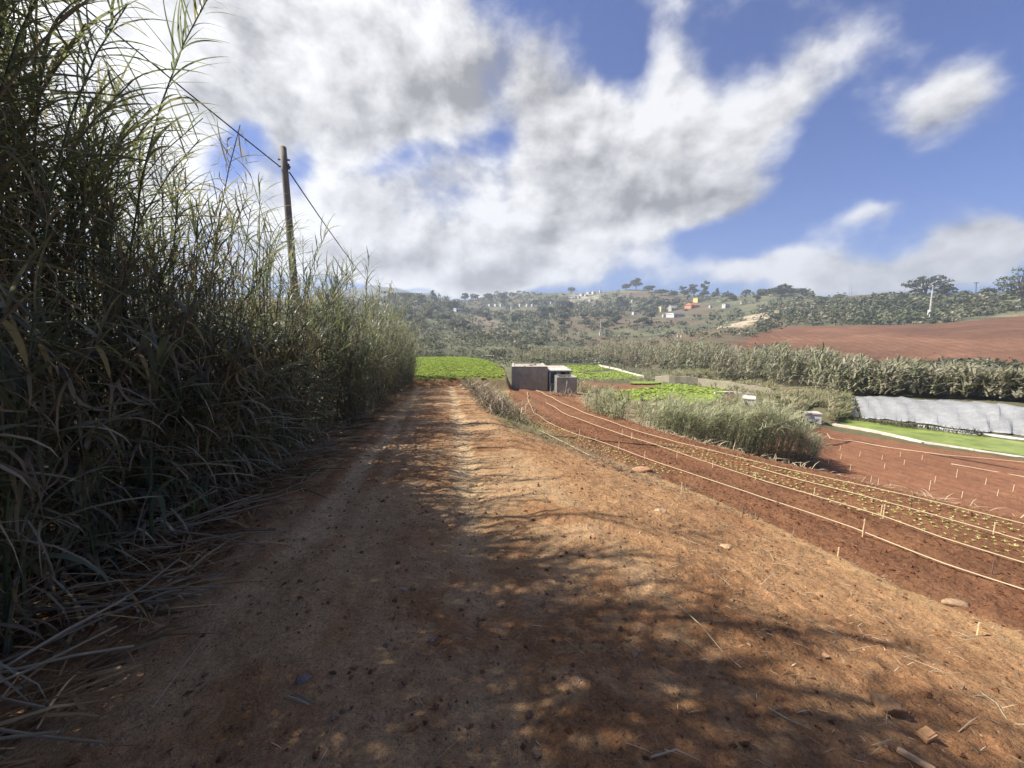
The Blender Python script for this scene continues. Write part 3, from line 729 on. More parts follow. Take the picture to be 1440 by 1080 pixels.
# the strips follow the hoses
hB = np.array([sd(*P(*q)[:2]) for q in [(768, 594), (812, 614), (880, 637), (960, 665), (1080, 708), (1200, 747), (1330, 796), (1440, 833)]])
hA = np.array([sd(*P(*q)[:2]) for q in [(757, 607), (800, 629), (838, 647)]])
hC = np.array([sd(*P(*q)[:2]) for q in [(890, 619), (1000, 654), (1080, 682), (1150, 704), (1250, 734), (1440, 794), (1600, 842)]])
hE = np.array([sd(*P(*q)[:2]) for q in [(752, 548), (800, 573), (880, 602), (954, 626), (1040, 646), (1120, 665), (1280, 703), (1440, 741), (1600, 780)]])
def at(h, s): o = np.argsort(h[:, 0]); return float(np.interp(s, h[o, 0], h[o, 1]))
s = .6
while s < 10.5:
    dC, dE = at(hC, s), at(hE, s); d = dC + .12
    if s < 8.6:
        while d < dE + .25: cand.append((s + random.uniform(-.03, .03), d + random.uniform(-.03, .03))); d += .125
    s += .12
s = 6.0
while s < 11.4:
    dB = at(hB, s); d = float(d_edge(s)) + .05
    while d < dB - .05: cand.append((s + random.uniform(-.03, .03), d + random.uniform(-.03, .03))); d += .115
    s += .11
cand.sort(key=lambda q: (q[0] ** 2 + q[1] ** 2) + (0 if q[1] < q[0] * 2.15 + .4 else 1000))
smb = MB(); nseed = 0
for s, d in cand:
    x, y = xy(s, d); z = gz(x, y) + float(micro(np.array([x]), np.array([y]), np.array([math.hypot(x, y)]))[0])
    if random.random() < .12: continue
    k = random.randrange(5); sc = random.uniform(.7, 1.25); rz = random.uniform(0, 6.3)
    if nseed < 296:
        if k not in sfirst: o = sv[k].build('seedling', M['crop']); sfirst[k] = o
        else: o = sfirst[k].copy(); COL.objects.link(o)
        o.location = (x, y, z); o.rotation_euler = (0, 0, rz); o.scale = (sc,) * 3
        tag(o, 'tiny pale yellow green seedling in the near field rows', 'seedling', 'seedlings in the near field'); nseed += 1
    else:
        m0 = sv[k]; V = np.concatenate(m0.v) * sc; Fc = np.concatenate(m0.f); Cc = np.concatenate(m0.c)
        co, si = math.cos(rz), math.sin(rz)
        V = np.stack([V[:, 0] * co - V[:, 1] * si + x, V[:, 0] * si + V[:, 1] * co + y, V[:, 2] + z], -1)
        smb.add(V, Fc, Cc)
tag(smb.build('seedling_rows', M['crop']), 'dense rows of pale seedlings farther along the near field', 'seedlings', kind='stuff')
# lettuce mound
lb = MB(); LG = ((.30, .38, .065), (.25, .34, .055), (.36, .43, .09))
lv_ = [rosette(.14, 7, LG) for _ in range(6)]
for i in range(7500):
    s = random.uniform(24.05, 40.8); d = random.uniform(-9, 4.4)
    if d > float(lmax(s)) - .05: continue
    s = round(s / .25) * .25 + random.uniform(-.06, .06)
    x, y = xy(s, d); z = gz(x, y); m0 = lv_[i % 6]; V = np.concatenate(m0.v); rz = random.uniform(0, 6.3); co, si = math.cos(rz), math.sin(rz); sc = random.uniform(.8, 1.2)
    V = np.stack([V[:, 0] * co - V[:, 1] * si, V[:, 0] * si + V[:, 1] * co, V[:, 2]], -1) * sc + np.array([x, y, z])
    lb.add(V, np.concatenate(m0.f), np.concatenate(m0.c) * random.uniform(.85, 1.15))
tag(lb.build('leafy_crop', M['crop']), 'bright green leafy crop covering the raised field', 'crop', kind='stuff')
# low crop on the valley strips
cb = MB()
for kd, pg, lbl in CROPS:
    if kd != 'green': continue
    x0, y0 = pg.min(0); x1, y1 = pg.max(0); n = 0
    while n < 500:
        x, y = random.uniform(x0, x1), random.uniform(y0, y1)
        if not inside(pg, np.array([x]), np.array([y]))[0]: 
            n += .2; continue
        n += 1; z = gz(x, y); c = np.array(random.choice(LG)) * random.uniform(.8, 1.1)
        for j in range(3): leaf_strip(cb, (x, y, z), random.uniform(0, 6.3), .7, .5, .35, 1.2, c, 2)
tag(cb.build('low_crop', M['crop']), 'low green plants on the valley crop strips', 'crop', kind='stuff')

# ------------------------------------------------------------------ bushes, trees
def leafquads(mb, cen, rad, n, size, cols, shell=.55, up=.3):
    """n small leaf faces through an ellipsoid"""
    v = rng.normal(size=(n, 3)); v /= np.linalg.norm(v, axis=1)[:, None]
    v[:, 2] = np.where(v[:, 2] < -.35, -v[:, 2] * .6, v[:, 2])
    rr_ = (shell + (1 - shell) * rng.random(n)) [:, None] * (1 + .18 * rng.normal(size=(n, 1)))
    p = np.array(cen) + v * rr_ * np.array(rad)
    nr_ = v + rng.normal(size=(n, 3)) * .65; nr_[:, 2] += up; nr_ /= np.linalg.norm(nr_, axis=1)[:, None]
    a = np.cross(nr_, rng.normal(size=(n, 3))); a /= np.linalg.norm(a, axis=1)[:, None] + 1e-6; b_ = np.cross(nr_, a)
    sz = size * (.55 + .9 * rng.random(n))[:, None]
    V = np.stack([p - a * sz, p - b_ * sz * .6, p + a * sz, p + b_ * sz * .6], 1).reshape(-1, 3)
    f = np.arange(4 * n).reshape(n, 4)
    ci = rng.integers(0, len(cols), n); c = np.array(cols)[ci] * (.75 + .5 * rng.random((n, 1)))
    mb.add(V, f, np.repeat(c, 4, 0))
DK = [(.042, .055, .028), (.055, .068, .036), (.068, .080, .040)]
MD = [(.085, .10, .048), (.105, .115, .055), (.125, .125, .065)]
GR = [(.15, .15, .09), (.18, .175, .105), (.125, .13, .08), (.21, .19, .125)]
def tree(px, py, hpx, wpx, kind, label, group=None, cols=None, name='tree'):
    p = P(px, py); t = p.y / pdir(px, py)[1]; k = t / F_PX; h = hpx * k * 1.02; w = wpx * k / 2
    q = Vector((p.x, p.y, p.z - .3)); o = empty(name, q)
    cr, tr = MB(), MB(); g = random.Random(int(px * 7 + py)); lsz = max(.12, k * 1.35)
    cols = cols or DK
    bc = (.12, .095, .075)
    if kind == 'bush':
        for i in range(5): leafquads(cr, (g.uniform(-.5, .5) * w, g.uniform(-.5, .5) * w, h * g.uniform(.35, .6)), (w * g.uniform(.4, .65), w * .55, h * g.uniform(.3, .45)), 60, lsz, cols)
        for i in range(3): tr.tube([(0, 0, 0), (g.uniform(-.3, .3) * w, 0, h * .3), (g.uniform(-.5, .5) * w, 0, h * .6)], [h * .03, h * .02, h * .01], 5, bc)
    elif kind == 'round':
        tr.tube([(0, 0, 0), (.05 * h, 0, h * .3), (0, 0, h * .7)], [h * .035, h * .028, h * .01], 6, bc)
        for i in range(9):
            a = g.uniform(0, 6.3); e = g.uniform(.2, 1); c = (math.cos(a) * w * .6 * e, math.sin(a) * w * .6 * e, h * g.uniform(.42, .84))
            tr.tube([(0, 0, h * .3), c], [h * .015, h * .005], 4, bc); leafquads(cr, c, (w * .45, w * .45, h * .17), 55, lsz, cols)
    elif kind == 'spread':
        tr.tube([(0, 0, 0), (.05 * h, 0, h * .3), (0, 0, h * .7)], [h * .05, h * .04, h * .015], 6, bc)
        for i in range(26):
            a = i * 2.4; e = math.sqrt((i + .5) / 26); zt_ = h * (.9 - .42 * e * e) * g.uniform(.72, 1.0) if i % 3 else h * g.uniform(.2, .5); c = (math.cos(a) * w * .82 * e, math.sin(a) * w * .82 * e, zt_)
            tr.tube([(0, 0, h * .3), (c[0] * .6, c[1] * .6, max(h * .3, zt_ - h * .15)), c], [h * .018, h * .01, h * .004], 4, bc); leafquads(cr, c, (w * .24, w * .24, h * .1), 45, lsz, cols)
    elif kind == 'umbrella':
        tr.tube([(0, 0, 0), (.06 * h, 0, h * .35), (0, 0, h * .75)], [h * .05, h * .04, h * .02], 6, bc)
        for i in range(11):
            a = i * 2.4; e = math.sqrt((i + .5) / 11); c = (math.cos(a) * w * .8 * e, math.sin(a) * w * .8 * e, h * (.86 - .3 * e * e))
            tr.tube([(0, 0, h * .35), (c[0] * .5, c[1] * .5, h * .55), c], [h * .025, h * .015, h * .006], 4, bc); leafquads(cr, c, (w * .36, w * .36, h * .13), 60, lsz, cols)
    elif kind == 'conifer':
        tr.tube([(0, 0, 0), (0, 0, h * .95)], [h * .03, h * .008], 5, bc)
        for i in range(7):
            f = i / 6; leafquads(cr, (g.uniform(-.1, .1) * w, 0, h * (.2 + .75 * f)), (w * (1 - .85 * f) * .9, w * (1 - .85 * f) * .9, h * .08), 40, lsz, cols)
    elif kind == 'tall':
        tr.tube([(0, 0, 0), (.04 * h, 0, h * .5), (0, 0, h * .9)], [h * .03, h * .022, h * .008], 6, bc)
        for i in range(8):
            f = i / 7; c = (g.uniform(-.55, .55) * w, g.uniform(-.5, .5) * w, h * (.3 + .63 * f)); s_ = g.uniform(.35, .6) * (1.15 - .5 * f)
            tr.tube([(0, 0, c[2] - h * .12), c], [h * .012, h * .004], 4, bc); leafquads(cr, c, (w * s_, w * s_, h * .1), 50, lsz, cols)
    cr.build('crown', M['leaf'], o); tr.build('trunk', M['bark'], o)
    tag(o, label, 'tree' if kind != 'bush' else 'bush', group); return o
T = [
 (1300, 416, 33, 56, 'spread', 'wide spreading dark tree on the right ridge behind the leaning pole'),
 (1328, 416, 18, 26, 'spread', 'low dark tree touching the right side of the wide spreading tree'),
 (1432, 426, 54, 54, 'spread', 'large dark tree on the ridge at the right picture edge'),
 (1390, 416, 14, 26, 'bush', 'rounded bush on the ridge just left of the large right tree'),
 (1100, 417, 19, 32, 'spread', 'mushroom shaped tree on the skyline right of the houses'),
 (1172, 415, 18, 38, 'spread', 'dome shaped tree on the skyline left of the white roof'),
 (1057, 413, 11, 20, 'umbrella', 'small open crowned tree on the skyline between two rounder ones'),
 (1037, 414, 16, 22, 'round', 'ragged tree on the skyline just right of two tiny conifers'),
 (1008, 416, 10, 8, 'conifer', 'small pointed conifer alone in the skyline gap'),
 (1023, 416, 6, 6, 'conifer', 'tiniest conifer on the skyline'),
 (989, 417, 21, 14, 'tall', 'tall thin tree on the skyline above the yellow house'),
 (975, 417, 17, 18, 'tall', 'feathery tree on the skyline left of the tall thin one'),
 (962, 418, 15, 18, 'tall', 'airy tree at the left end of the group above the yellow house'),
 (894, 408, 16, 20, 'round', 'highest tree on the skyline crest in the middle of the picture'),
 (880, 408, 9, 16, 'round', 'low rounded tree just left of the highest crest tree'),
 (912, 412, 10, 20, 'round', 'low tree just right of the highest crest tree'),
 (930, 416, 10, 22, 'round', 'broad dark tree on the ridge above the pale yellow house'),
 (947, 418, 9, 18, 'round', 'dark tree on the ridge above the long white shed'),
 (803, 412, 8, 12, 'round', 'small tree at the left foot of the bare crest'),
 (816, 409, 7, 8, 'conifer', 'small upright tree at the edge of the bare crest'),
 (548, 426, 17, 26, 'round', 'dark rounded tree at the left end of the far treeline near the cable'),
 (571, 426, 19, 28, 'round', 'largest dark rounded tree of the left far treeline'),
 (592, 427, 15, 16, 'round', 'dark upright tree beside the largest left far tree'),
 (609, 426, 17, 20, 'conifer', 'pyramid shaped tree in the left far treeline'),
 (654, 424, 12, 13, 'round', 'round dark tree at the left of the far skyline hedge'),
 (668, 423, 10, 18, 'round', 'flat topped dark tree in the far skyline hedge'),
 (688, 423, 11, 18, 'round', 'broad dark tree in the middle of the far skyline hedge'),
 (706, 424, 11, 20, 'round', 'right hand dark tree of the far skyline hedge by the white mast'),
 (1128, 414, 9, 18, 'round', 'low tree between the mushroom and dome shaped trees'),
 (1075, 415, 9, 20, 'round', 'low wide tree just left of the mushroom shaped tree'),
 (1226, 410, 9, 14, 'round', 'small tree behind the right end of the white roof'),
 (602, 445, 14, 20, 'round', 'pale trunked tree on the left slope below the pyramid tree'),
 (560, 445, 16, 28, 'bush', 'dark bush just above the far end of the roadside reeds'),
 (683, 448, 10, 14, 'round', 'lone round tree beside the pale brown patch'),
 (917, 507, 13, 14, 'bush', 'single dark round bush standing in the pale reed belt'),
 (756, 489, 12, 16, 'round', 'round green tree in the valley bottom above the tank'),
 (735, 488, 14, 34, 'bush', 'broad grey green bush in the valley above the concrete tank'),
 (1090, 580, 30, 46, 'bush', 'dark bush behind the near reed clump beside the small hut'),
 (1120, 585, 26, 40, 'bush', 'dark grey bush left of the little white pump house'),
 (1180, 578, 26, 44, 'bush', 'brown grey bush at the left end of the white sheeting'),
 (1360, 536, 26, 46, 'bush', 'darkest rounded bush above the white sheeting below the ploughed field'),
 (1232, 526, 18, 34, 'bush', 'dark green bush at the lower edge of the ploughed field'),
 (700, 506, 22, 34, 'bush', 'greyish bush behind the right end of the bright green field'),
]
for t_ in T: tree(*t_, name='bush' if t_[4] == 'bush' else 'tree', cols=(DK if t_[1] < 425 else MD if t_[0] != 735 else GR))
HP = [(932, 439, 9), (948, 437, 14), (955, 446, 27), (934, 446, 5), (985, 425, 15), (978, 433, 22), (1000, 433, 5), (1023, 433, 11), (956, 474, 8), (893, 441, 8), (890, 425, 4), (646, 439, 14), (659, 428, 6), (698, 431, 24), (721, 435, 6), (742, 431, 24), (776, 427, 4), (1404, 430, 16), (1333, 428, 10), (1332, 415, 16), (1315, 429, 8), (820, 418, 34), (845, 411, 6), (832, 424, 6), (1211, 414, 34), (844, 472, 5), (1307, 446, 6)]
for (x0, x1, y0, y1, n, hh, kind, lbl, grp, cols) in [
   (545, 660, 432, 470, 22, 11, 'round', 'dark tree on the far left slope beyond the reeds', 'trees on the far left slope', DK),
   (780, 960, 425, 462, 26, 9, 'round', 'dark tree in the wood on the middle hillside', 'trees on the middle hillside', DK),
   (640, 800, 428, 455, 18, 8, 'round', 'small dark tree among the distant village houses', 'trees among the far village', DK),
   (1130, 1430, 418, 440, 22, 11, 'bush', 'grey green bush on the right hilltop above the ploughed field', 'bushes on the right hilltop', MD),
   (960, 1170, 414, 424, 18, 8, 'round', 'dark tree in the belt along the skyline ridge', 'trees in the ridge belt', DK)]:
    for i in range(n):
        while True:
            tx, ty = random.uniform(x0, x1), random.uniform(y0, y1)
            if not any(abs(tx - a_[0]) < a_[2] / 2 + hh * .8 and -2 < ty - a_[1] < hh * 1.5 for a_ in HP): break
        tree(tx, ty, hh * random.uniform(.7, 1.3), hh * random.uniform(1.1, 1.8), kind, lbl, grp, cols, 'bush' if kind == 'bush' else 'tree')

# hillside scrub, uncountable
scr = MB()
nb = 0; tries = 0
while nb < 4300 and tries < 30000:
    tries += 1
    px = random.uniform(430, 1560); py = random.uniform(404, 520) if random.random() < .8 else random.uniform(404, 450)
    d0 = pdir(px, py)
    p = P(px, py, 45)
    r_ = math.hypot(p.x, p.y)
    if any(abs(px - a_[0]) < a_[2] / 2 + 2.5 and -1 < py - a_[1] < 9 for a_ in HP): continue
    open_ = sst(.46, .56, vnoise(p.x * .011 + 3, p.y * .011, 72)) * (.9 if py < 470 else .6)
    if 770 < px < 1065 and 447 < py < 490: open_ = max(open_, .8)
    if px < 650: open_ *= .5
    if random.random() < open_: continue
    if r_ > 900: continue
    xx, yy = np.array([p.x]), np.array([p.y])
    if inside(Z_HILL, xx, yy)[0]: continue
    rockz = inside(Z_ROCK, xx, yy)[0] or inside(Z_PATCH, xx, yy)[0] or inside(Z_VILL, xx, yy)[0]
    if rockz and random.random() < .85: continue
    dens = vnoise(p.x * .03, p.y * .03, 71)
    if dens < .42 and random.random() < .55: continue
    if any(kd == 'green' and inside(pg, xx, yy)[0] for kd, pg, l_ in CROPS): continue
    w = random.uniform(.8, 2.2) * (1 + r_ / 400); h = w * random.uniform(.5, 1.0)
    if r_ < 120: w *= .8; h *= .7
    lz = max(.16, r_ * .0028); n = int(np.clip(26 * (w / lz / 6) ** 2 + 10, 12, 70))
    cols = DK if random.random() < .35 + .3 * (dens > .6) else MD if random.random() < .55 else GR
    leafquads(scr, (p.x, p.y, p.z + h * .35), (w, w, h), n, lz, cols, .5)
    nb += 1
tag(scr.build('hillside_scrub', M['leaf']), 'low grey green scrub covering the far hillsides', 'scrub', kind='stuff')

# valley reed belt
def reed_mass(mb, pts, hfun, n, lw=.09, cols=GR, lean=.15, blades=9, ll=.8):
    for _ in range(n):
        x, y = pts(); z = gz(x, y); h = hfun(x, y) * random.uniform(.7, 1.1)
        la = random.gauss(0, .5); ang = random.uniform(0, lean) ; top = np.array([x + math.sin(ang) * h, y + random.uniform(-.1, .1) * h, z + h])
        base = np.array([x, y, z])
        c0 = np.array(random.choice(cols)) * random.uniform(.8, 1.25)
        for j in range(blades):
            f = random.uniform(.15, 1); q = base + (top - base) * f
            leaf_strip(mb, q, random.gauss(0, 1.5), random.uniform(.4, 1.2), ll * random.uniform(.6, 1.2), lw, random.uniform(.4, 1.6), c0 * random.uniform(.8, 1.2), 2, (.4, 0), random.uniform(-1, 1))
belt = MB()
BZ = [  # (px, base row, distance, height in px)
  (725, 512, 80, 20), (800, 511, 84, 24), (860, 512, 86, 26), (905, 516, 84, 34), (930, 522, 70, 36), (1000, 529, 55, 42), (1060, 535, 47, 46), (1120, 545, 40, 52), (1180, 555, 31.5, 48), (1250, 560, 28.5, 46), (1320, 564, 27, 46), (1440, 570, 24, 50), (1600, 574, 22, 50)]
bpx = [b[0] for b in BZ]
def belt_pt():
    while True:
        px = random.uniform(722, 1590); t = np.interp(px, bpx, [b[2] for b in BZ]) * random.uniform(.94 if 930 < px < 1110 else 1.0, 1.55)
        d0 = pdir(px, 520); x, y = d0[0] * t, d0[1] * t
        xx, yy = np.array([x]), np.array([y])
        if inside(Z_POND, xx, yy)[0] or inside(Z_HILL, xx, yy)[0]: continue
        return x, y
def belt_h(x, y):
    px = 720 + F_PX * x / (y / CP); t = y / CP
    lim = np.interp(px, bpx, [(b[1] - b[3]) for b in BZ]) + (vnoise(px * .045, 0, 33) - .5) * 16
    topz = CAM_H + pdir(px, lim)[2] * t
    return float(np.clip(topz - gz(x, y), .5, 5.5))
BELT = [(.215, .20, .13), (.16, .16, .09), (.25, .225, .155), (.12, .135, .07), (.18, .155, .11)]
reed_mass(belt, belt_pt, belt_h, 5600, lw=.17, cols=BELT, blades=11, ll=.95)
tag(belt.build('reed_belt', M['leaf']), 'pale grey green belt of reeds and brush across the valley', 'reeds', kind='stuff')

vb = MB()
def vb_pt():
    while True:
        if random.random() < .42: px, py = random.uniform(812, 1090), random.uniform(512, 558)
        elif random.random() < .45: px, py = random.uniform(1075, 1195), random.uniform(553, 596)
        elif random.random() < .4: px, py = random.uniform(1190, 1590), random.uniform(540, 553) 
        else: px, py = random.uniform(860, 1075), random.uniform(558, 592)
        if px < 1000 and py > 563 and random.random() < .7: continue
        if (1036 < px < 1072 and py > 562) or (1125 < px < 1162 and py > 574): continue
        p = P(px, py, 12); xx, yy = np.array([p.x]), np.array([p.y])
        if inside(Z_POND, xx, yy)[0] or inside(Z_LOW, xx, yy)[0] or any(inside(c_[1], xx, yy)[0] for c_ in CROPS): continue
        return p.x, p.y
def vb_h(x, y): return (.25 + .75 * vnoise(x * .35, y * .35, 44) ** 2 * 1.5) * (1 if math.hypot(x, y) < 38 else .5)
reed_mass(vb, vb_pt, vb_h, 3600, lw=.06, cols=[(.19, .18, .10), (.14, .145, .07), (.26, .225, .14), (.12, .10, .06), (.30, .26, .16), (.2, .21, .08)], blades=9, ll=.5)
tag(vb.build('valley_brush', M['leaf']), 'low brown green brush on the valley slopes around the plots', 'brush', kind='stuff')
# near reed clumps on the right below the field
def clump(pxa, pya, pxb, pyb, tops, label, n, depth=1.6, lean=.5):
    mb = MB(); a, b = P(pxa, pya), P(pxb, pyb)
    pxs = [q[0] for q in tops]; pys = [q[1] for q in tops]
    G = [(.40, .43, .27), (.48, .48, .31), (.33, .37, .20), (.55, .5, .35), (.36, .41, .25)]
    for _ in range(n):
        f = random.random(); e = random.random() * depth; x = a.x + (b.x - a.x) * f + .6 * e; y = a.y + (b.y - a.y) * f + .75 * e; z = gz(x, y)
        t = y / CP; px = 720 + F_PX * x / t; lim = np.interp(px, pxs, pys) + random.uniform(-4, 26)
        h = CAM_H + pdir(px, lim)[2] * t - z
        h = float(np.clip(h, .35, 4.5))
        cane(mb, mb, h, random.gauss(0, .5), random.uniform(.05, lean), dry=.15, base=(x, y, z), seg=4, step=.06, sseg=3, lw=.03, ll=.42, start=.05, green=G, scol=(.3, .3, .18))
    o = mb.build('reed_clump', M['clump']); tag(o, label, 'reeds'); return o
WIND = (.8, -.1)
clump(897, 597, 1148, 657, [(895, 560), (915, 556), (960, 562), (1000, 562), (1050, 560), (1085, 570), (1110, 585), (1135, 600), (1165, 625)], 'long silvery green reed clump bending right below the field edge', 340, 2.0, .95)
clump(818, 577, 862, 592, [(812, 548), (835, 543), (860, 552), (880, 566)], 'smaller reed clump just right of the low block wall', 90, 1.6, .4)
# straw apron along the outer bank
ap = MB()
for _ in range(2600):
    s = random.uniform(3, 24); d = float(d_bank(s)) + random.uniform(.0, 1.3); x, y = xy(s, d)
    leaf_strip(ap, (x, y, gz(x, y) + .02), random.gauss(-.3, 1.2), random.uniform(-.3, .9), random.uniform(.15, .45), .014, random.uniform(.3, 1.6), pick(DRY) * 1.35, 3, (0, 0), random.uniform(-1, 1))
tag(ap.build('dry_grass', M['dry']), 'pale dry grass along the outer bank of the near field', 'grass', kind='stuff')
# grass and dead brush on the bank between road and field
bk = MB(); db_ = MB()
for _ in range(3600):
    s = random.uniform(7, 21); re, de = float(r_edge(s)), float(d_edge(s)); f = random.random(); d = re + .25 + (de - re - .2) * f; x, y = xy(s, d)
    if s < 8.5 and random.random() < .6: continue
    if random.random() < .62:
        c = np.array(random.choice([(.22, .21, .09), (.16, .18, .07), (.33, .29, .16), (.28, .25, .14)])) * random.uniform(.8, 1.2)
        leaf_strip(bk, (x, y, gz(x, y)), random.uniform(0, 6.3), random.uniform(.4, 1.3), random.uniform(.1, .32), .014, random.uniform(.4, 1.8), c, 3)
for _ in range(3800):
    s = random.uniform(10, 21.8); re = float(r_edge(s)); d = re + .15 + abs(random.gauss(0, .75)); x, y = xy(s, d)
    leaf_strip(db_, (x, y, gz(x, y) + random.uniform(0, .3)), random.uniform(0, 6.3), random.uniform(-.2, 1.0), random.uniform(.2, .7), random.uniform(.010, .035), random.uniform(.3, 1.5), pick(DRY) * random.choice([random.uniform(.15, .4), random.uniform(.3, .7), 1.1]), 3)
for _ in range(700):
    s = random.gauss(6.6, 1.4); d = float(d_edge(s)) - .35 + random.gauss(0, .3); x, y = xy(s, d)
    leaf_strip(db_, (x, y, gz(x, y) + random.uniform(0, .06)), random.uniform(0, 6.3), random.uniform(-.1, .6), random.uniform(.1, .35), random.uniform(.006, .016), random.uniform(.3, 1.5), pick(DRY) * random.uniform(.25, .8), 3)
tag(bk.build('bank_grass', M['crop']), 'dry yellow green grass on the bank between road and field', 'grass', kind='stuff')
tag(db_.build('dead_brush', M['dry']), 'tangle of dead brush along the right road edge', 'brush', kind='stuff')
for i, (px, py, w, lb_) in enumerate([(649, 543, 7, 'pale stone at the far end of the row along the right road edge'), (653, 548, 8, 'light stone second from the far end of the road edge row'), (661, 549, 8, 'grey stone at the top of the brushy bank'), (666, 553, 9, 'white topped stone midway along the road edge'), (676, 560, 11, 'largest pale stone at the road edge'), (690, 571, 14, 'dark upright rock on the brushy bank'), (699, 572, 12, 'dark rock beside the upright one'), (708, 578, 10, 'brown rock at the right end of the bank'), (683, 548, 9, 'grey rock half buried in dead brush')]):
    stone(px, py, w, lb_, [(.48, .4, .3), (.4, .33, .25), (.2, .15, .11)][0 if i < 5 and i != 2 else 1 if i in (2, 8) else 2], (1, .8, .75 if i != 5 else 1.3), 30 + i)
for i, (px, py, w) in enumerate([(845, 655, 16), (870, 660, 12), (888, 664, 14), (835, 650, 10)]):
    stone(px, py, w, ['dark clod under the end of the shortest hose', 'flat dark clod right of the shortest hose end', 'brown clod leftmost of the field edge debris by the reddish clod', 'small clod touching the shortest hose'][i], (.2, .11, .06), (1, .7, .45), 50 + i, 'clod', 'soil_clod')

# ------------------------------------------------------------------ wooden pole and cable
ptop = Pt(398, 207, 8.3); pb_ = Pt(411, 366, 8.3 * 1.0)
axis = (pb_ - ptop); axis = axis / axis.z
gx, gy = ptop.x, ptop.y
base = Vector((ptop.x, ptop.y, gz(ptop.x, ptop.y)))
# lean only slightly towards the left at its top
bx = Pt(421, 480, 8.3); base = Vector((bx.x, bx.y, gz(bx.x, bx.y)))
o = empty('utility_pole', base); rel = ptop - base
n = 12; pts = [rel * (i / (n - 1)) for i in range(n)]
MB().tube([tuple(p) for p in pts], np.linspace(.088, .066, n), 12, (.20, .165, .125)).build('pole', M['wood'], o, smooth=True)
hk = MB(); a1 = rel * .955; a2 = rel * .93
for q in (a1, a2): hk.tube([(q.x - .12, q.y - .02, q.z), (q.x + .12, q.y + .02, q.z)], .018, 6, (.08, .08, .08))
hk.build('bracket', M['metal'], o); ib = MB(); ib.tube([(a2.x + .1, a2.y - .02, a2.z - .06), (a2.x + .1, a2.y - .02, a2.z + .05)], [.03, .02], 8, (.1, .09, .08)); ib.build('insulator', M['metal'], o)
tag(o, 'weathered wooden pole with one cable rising behind the reeds', 'pole')
def cable(a, b, sag, r, label, n=40):
    pts = []
    for i in range(n + 1):
        t = i / n; p = a.lerp(b, t); pts.append((p.x, p.y, p.z - sag * 4 * t * (1 - t)))
    o = MB().tube(pts, r, 6, (.02, .02, .022)).build('cable', M['plain']); tag(o, label, 'cable')
A1 = base + rel * .93
cable(Pt(60, -38, 6.2), A1 + Vector((-.1, 0, 0)), .02, .013, 'black cable from the upper left corner to the wooden pole')
FARP = Pt(546, 409, 60)
cable(A1 + Vector((.1, 0, -.12)), FARP, 1.2, .016, 'black cable running down from the wooden pole to the far hills')
# far poles
def far_pole(px, y0, y1, dx, label, col, wpx=1.6, arm=False, foot=False):
    p = P(px, y1); t = p.y / pdir(px, y1)[1]; top = Pt(px + dx, y0, t); o = empty('utility_pole', p); rel = top - p
    r = max(.09, wpx * t / F_PX / 2)
    MB().tube([(0, 0, -.5), tuple(rel * .5), tuple(rel)], [r, r * .85, r * .65], 8, col).build('pole', M['concrete'], o)
    if arm: MB().tube([(rel.x - r * 5, rel.y, rel.z * .96), (rel.x + r * 5, rel.y, rel.z * .96)], r * .6, 6, col).build('crossarm', M['metal'], o)
    if foot: MB().box((0, 0, 0), (r * 3, r * 3, rel.z * .22), 0, (.62, .6, .55)).build('footing', M['concrete'], o)
    tag(o, label, 'pole')
far_pole(844, 449, 472, 1, 'grey pole with a white foot on the hillside in the middle', (.34, .33, .3), foot=True)
far_pole(1307, 401, 446, 5, 'pale pole with a white foot at the top of the ploughed field', (.36, .34, .3), 2.4, True, True)
far_pole(1372, 397, 414, 1, 'thin dark pole on the right skyline', (.12, .12, .13), 1.5, True)
far_pole(1195, 401, 414, 0, 'left one of two thin poles by the white roof', (.2, .2, .2), .8)
far_pole(1198.5, 401, 414, 0, 'right one of two thin poles by the white roof', (.2, .2, .2), .8)
far_pole(583, 428, 447, 0, 'dark pole on the far left slope among trees', (.1, .09, .08), 1.3)
far_pole(715, 411, 422, 0, 'pale white mast on the far skyline', (.6, .58, .55), 2.0)

# ------------------------------------------------------------------ concrete tank, shed and wall
def wp(px, py, t): return Pt(px, py, t)
def block(root, name, x0, x1, y0, y1, z0, z1, mat, col):
    m_ = MB(); m_.box(((x0 + x1) / 2, (y0 + y1) / 2, z0), (x1 - x0, y1 - y0, z1 - z0), 0, col); return m_.build(name, mat, root)
t0 = 26.5
a = Pt(720, 540, t0); b = Pt(770, 550, t0); yb = a.y; w = b.x - a.x
zt = Pt(745, 516, t0).z; zb = Pt(745, 549, t0).z - .35
o = empty('water_tank', (a.x, yb, zb)); H = zt - zb
GC = (.33, .295, .215); PC = (.34, .31, .25)
block(o, 'front_wall', 0, w, 0, .18, 0, H, M['concrete'], GC)
block(o, 'side_wall', 0, .18, .18, 4.0, 0, H - .003, M['concrete'], (.36, .33, .28)); block(o, 'side_wall', w - .18, w, .18, 4.0, 0, H - .003, M['concrete'], PC)
block(o, 'back_wall', .18, w - .18, 3.82, 4.0, 0, H - .006, M['concrete'], GC); block(o, 'roof_slab', .18, w - .18, .18, 3.82, H - .15, H - .05, M['concrete'], PC)
block(o, 'corner_strip', -.035, 0, -.01, .16, 0, H + .01, M['concrete'], (.55, .5, .42))
block(o, 'coping', .0, w, -.02, .2, H, H + .035, M['concrete'], (.2, .16, .13))
tag(o, 'largest dark grey concrete tank with a pale roof at the field end', 'tank')
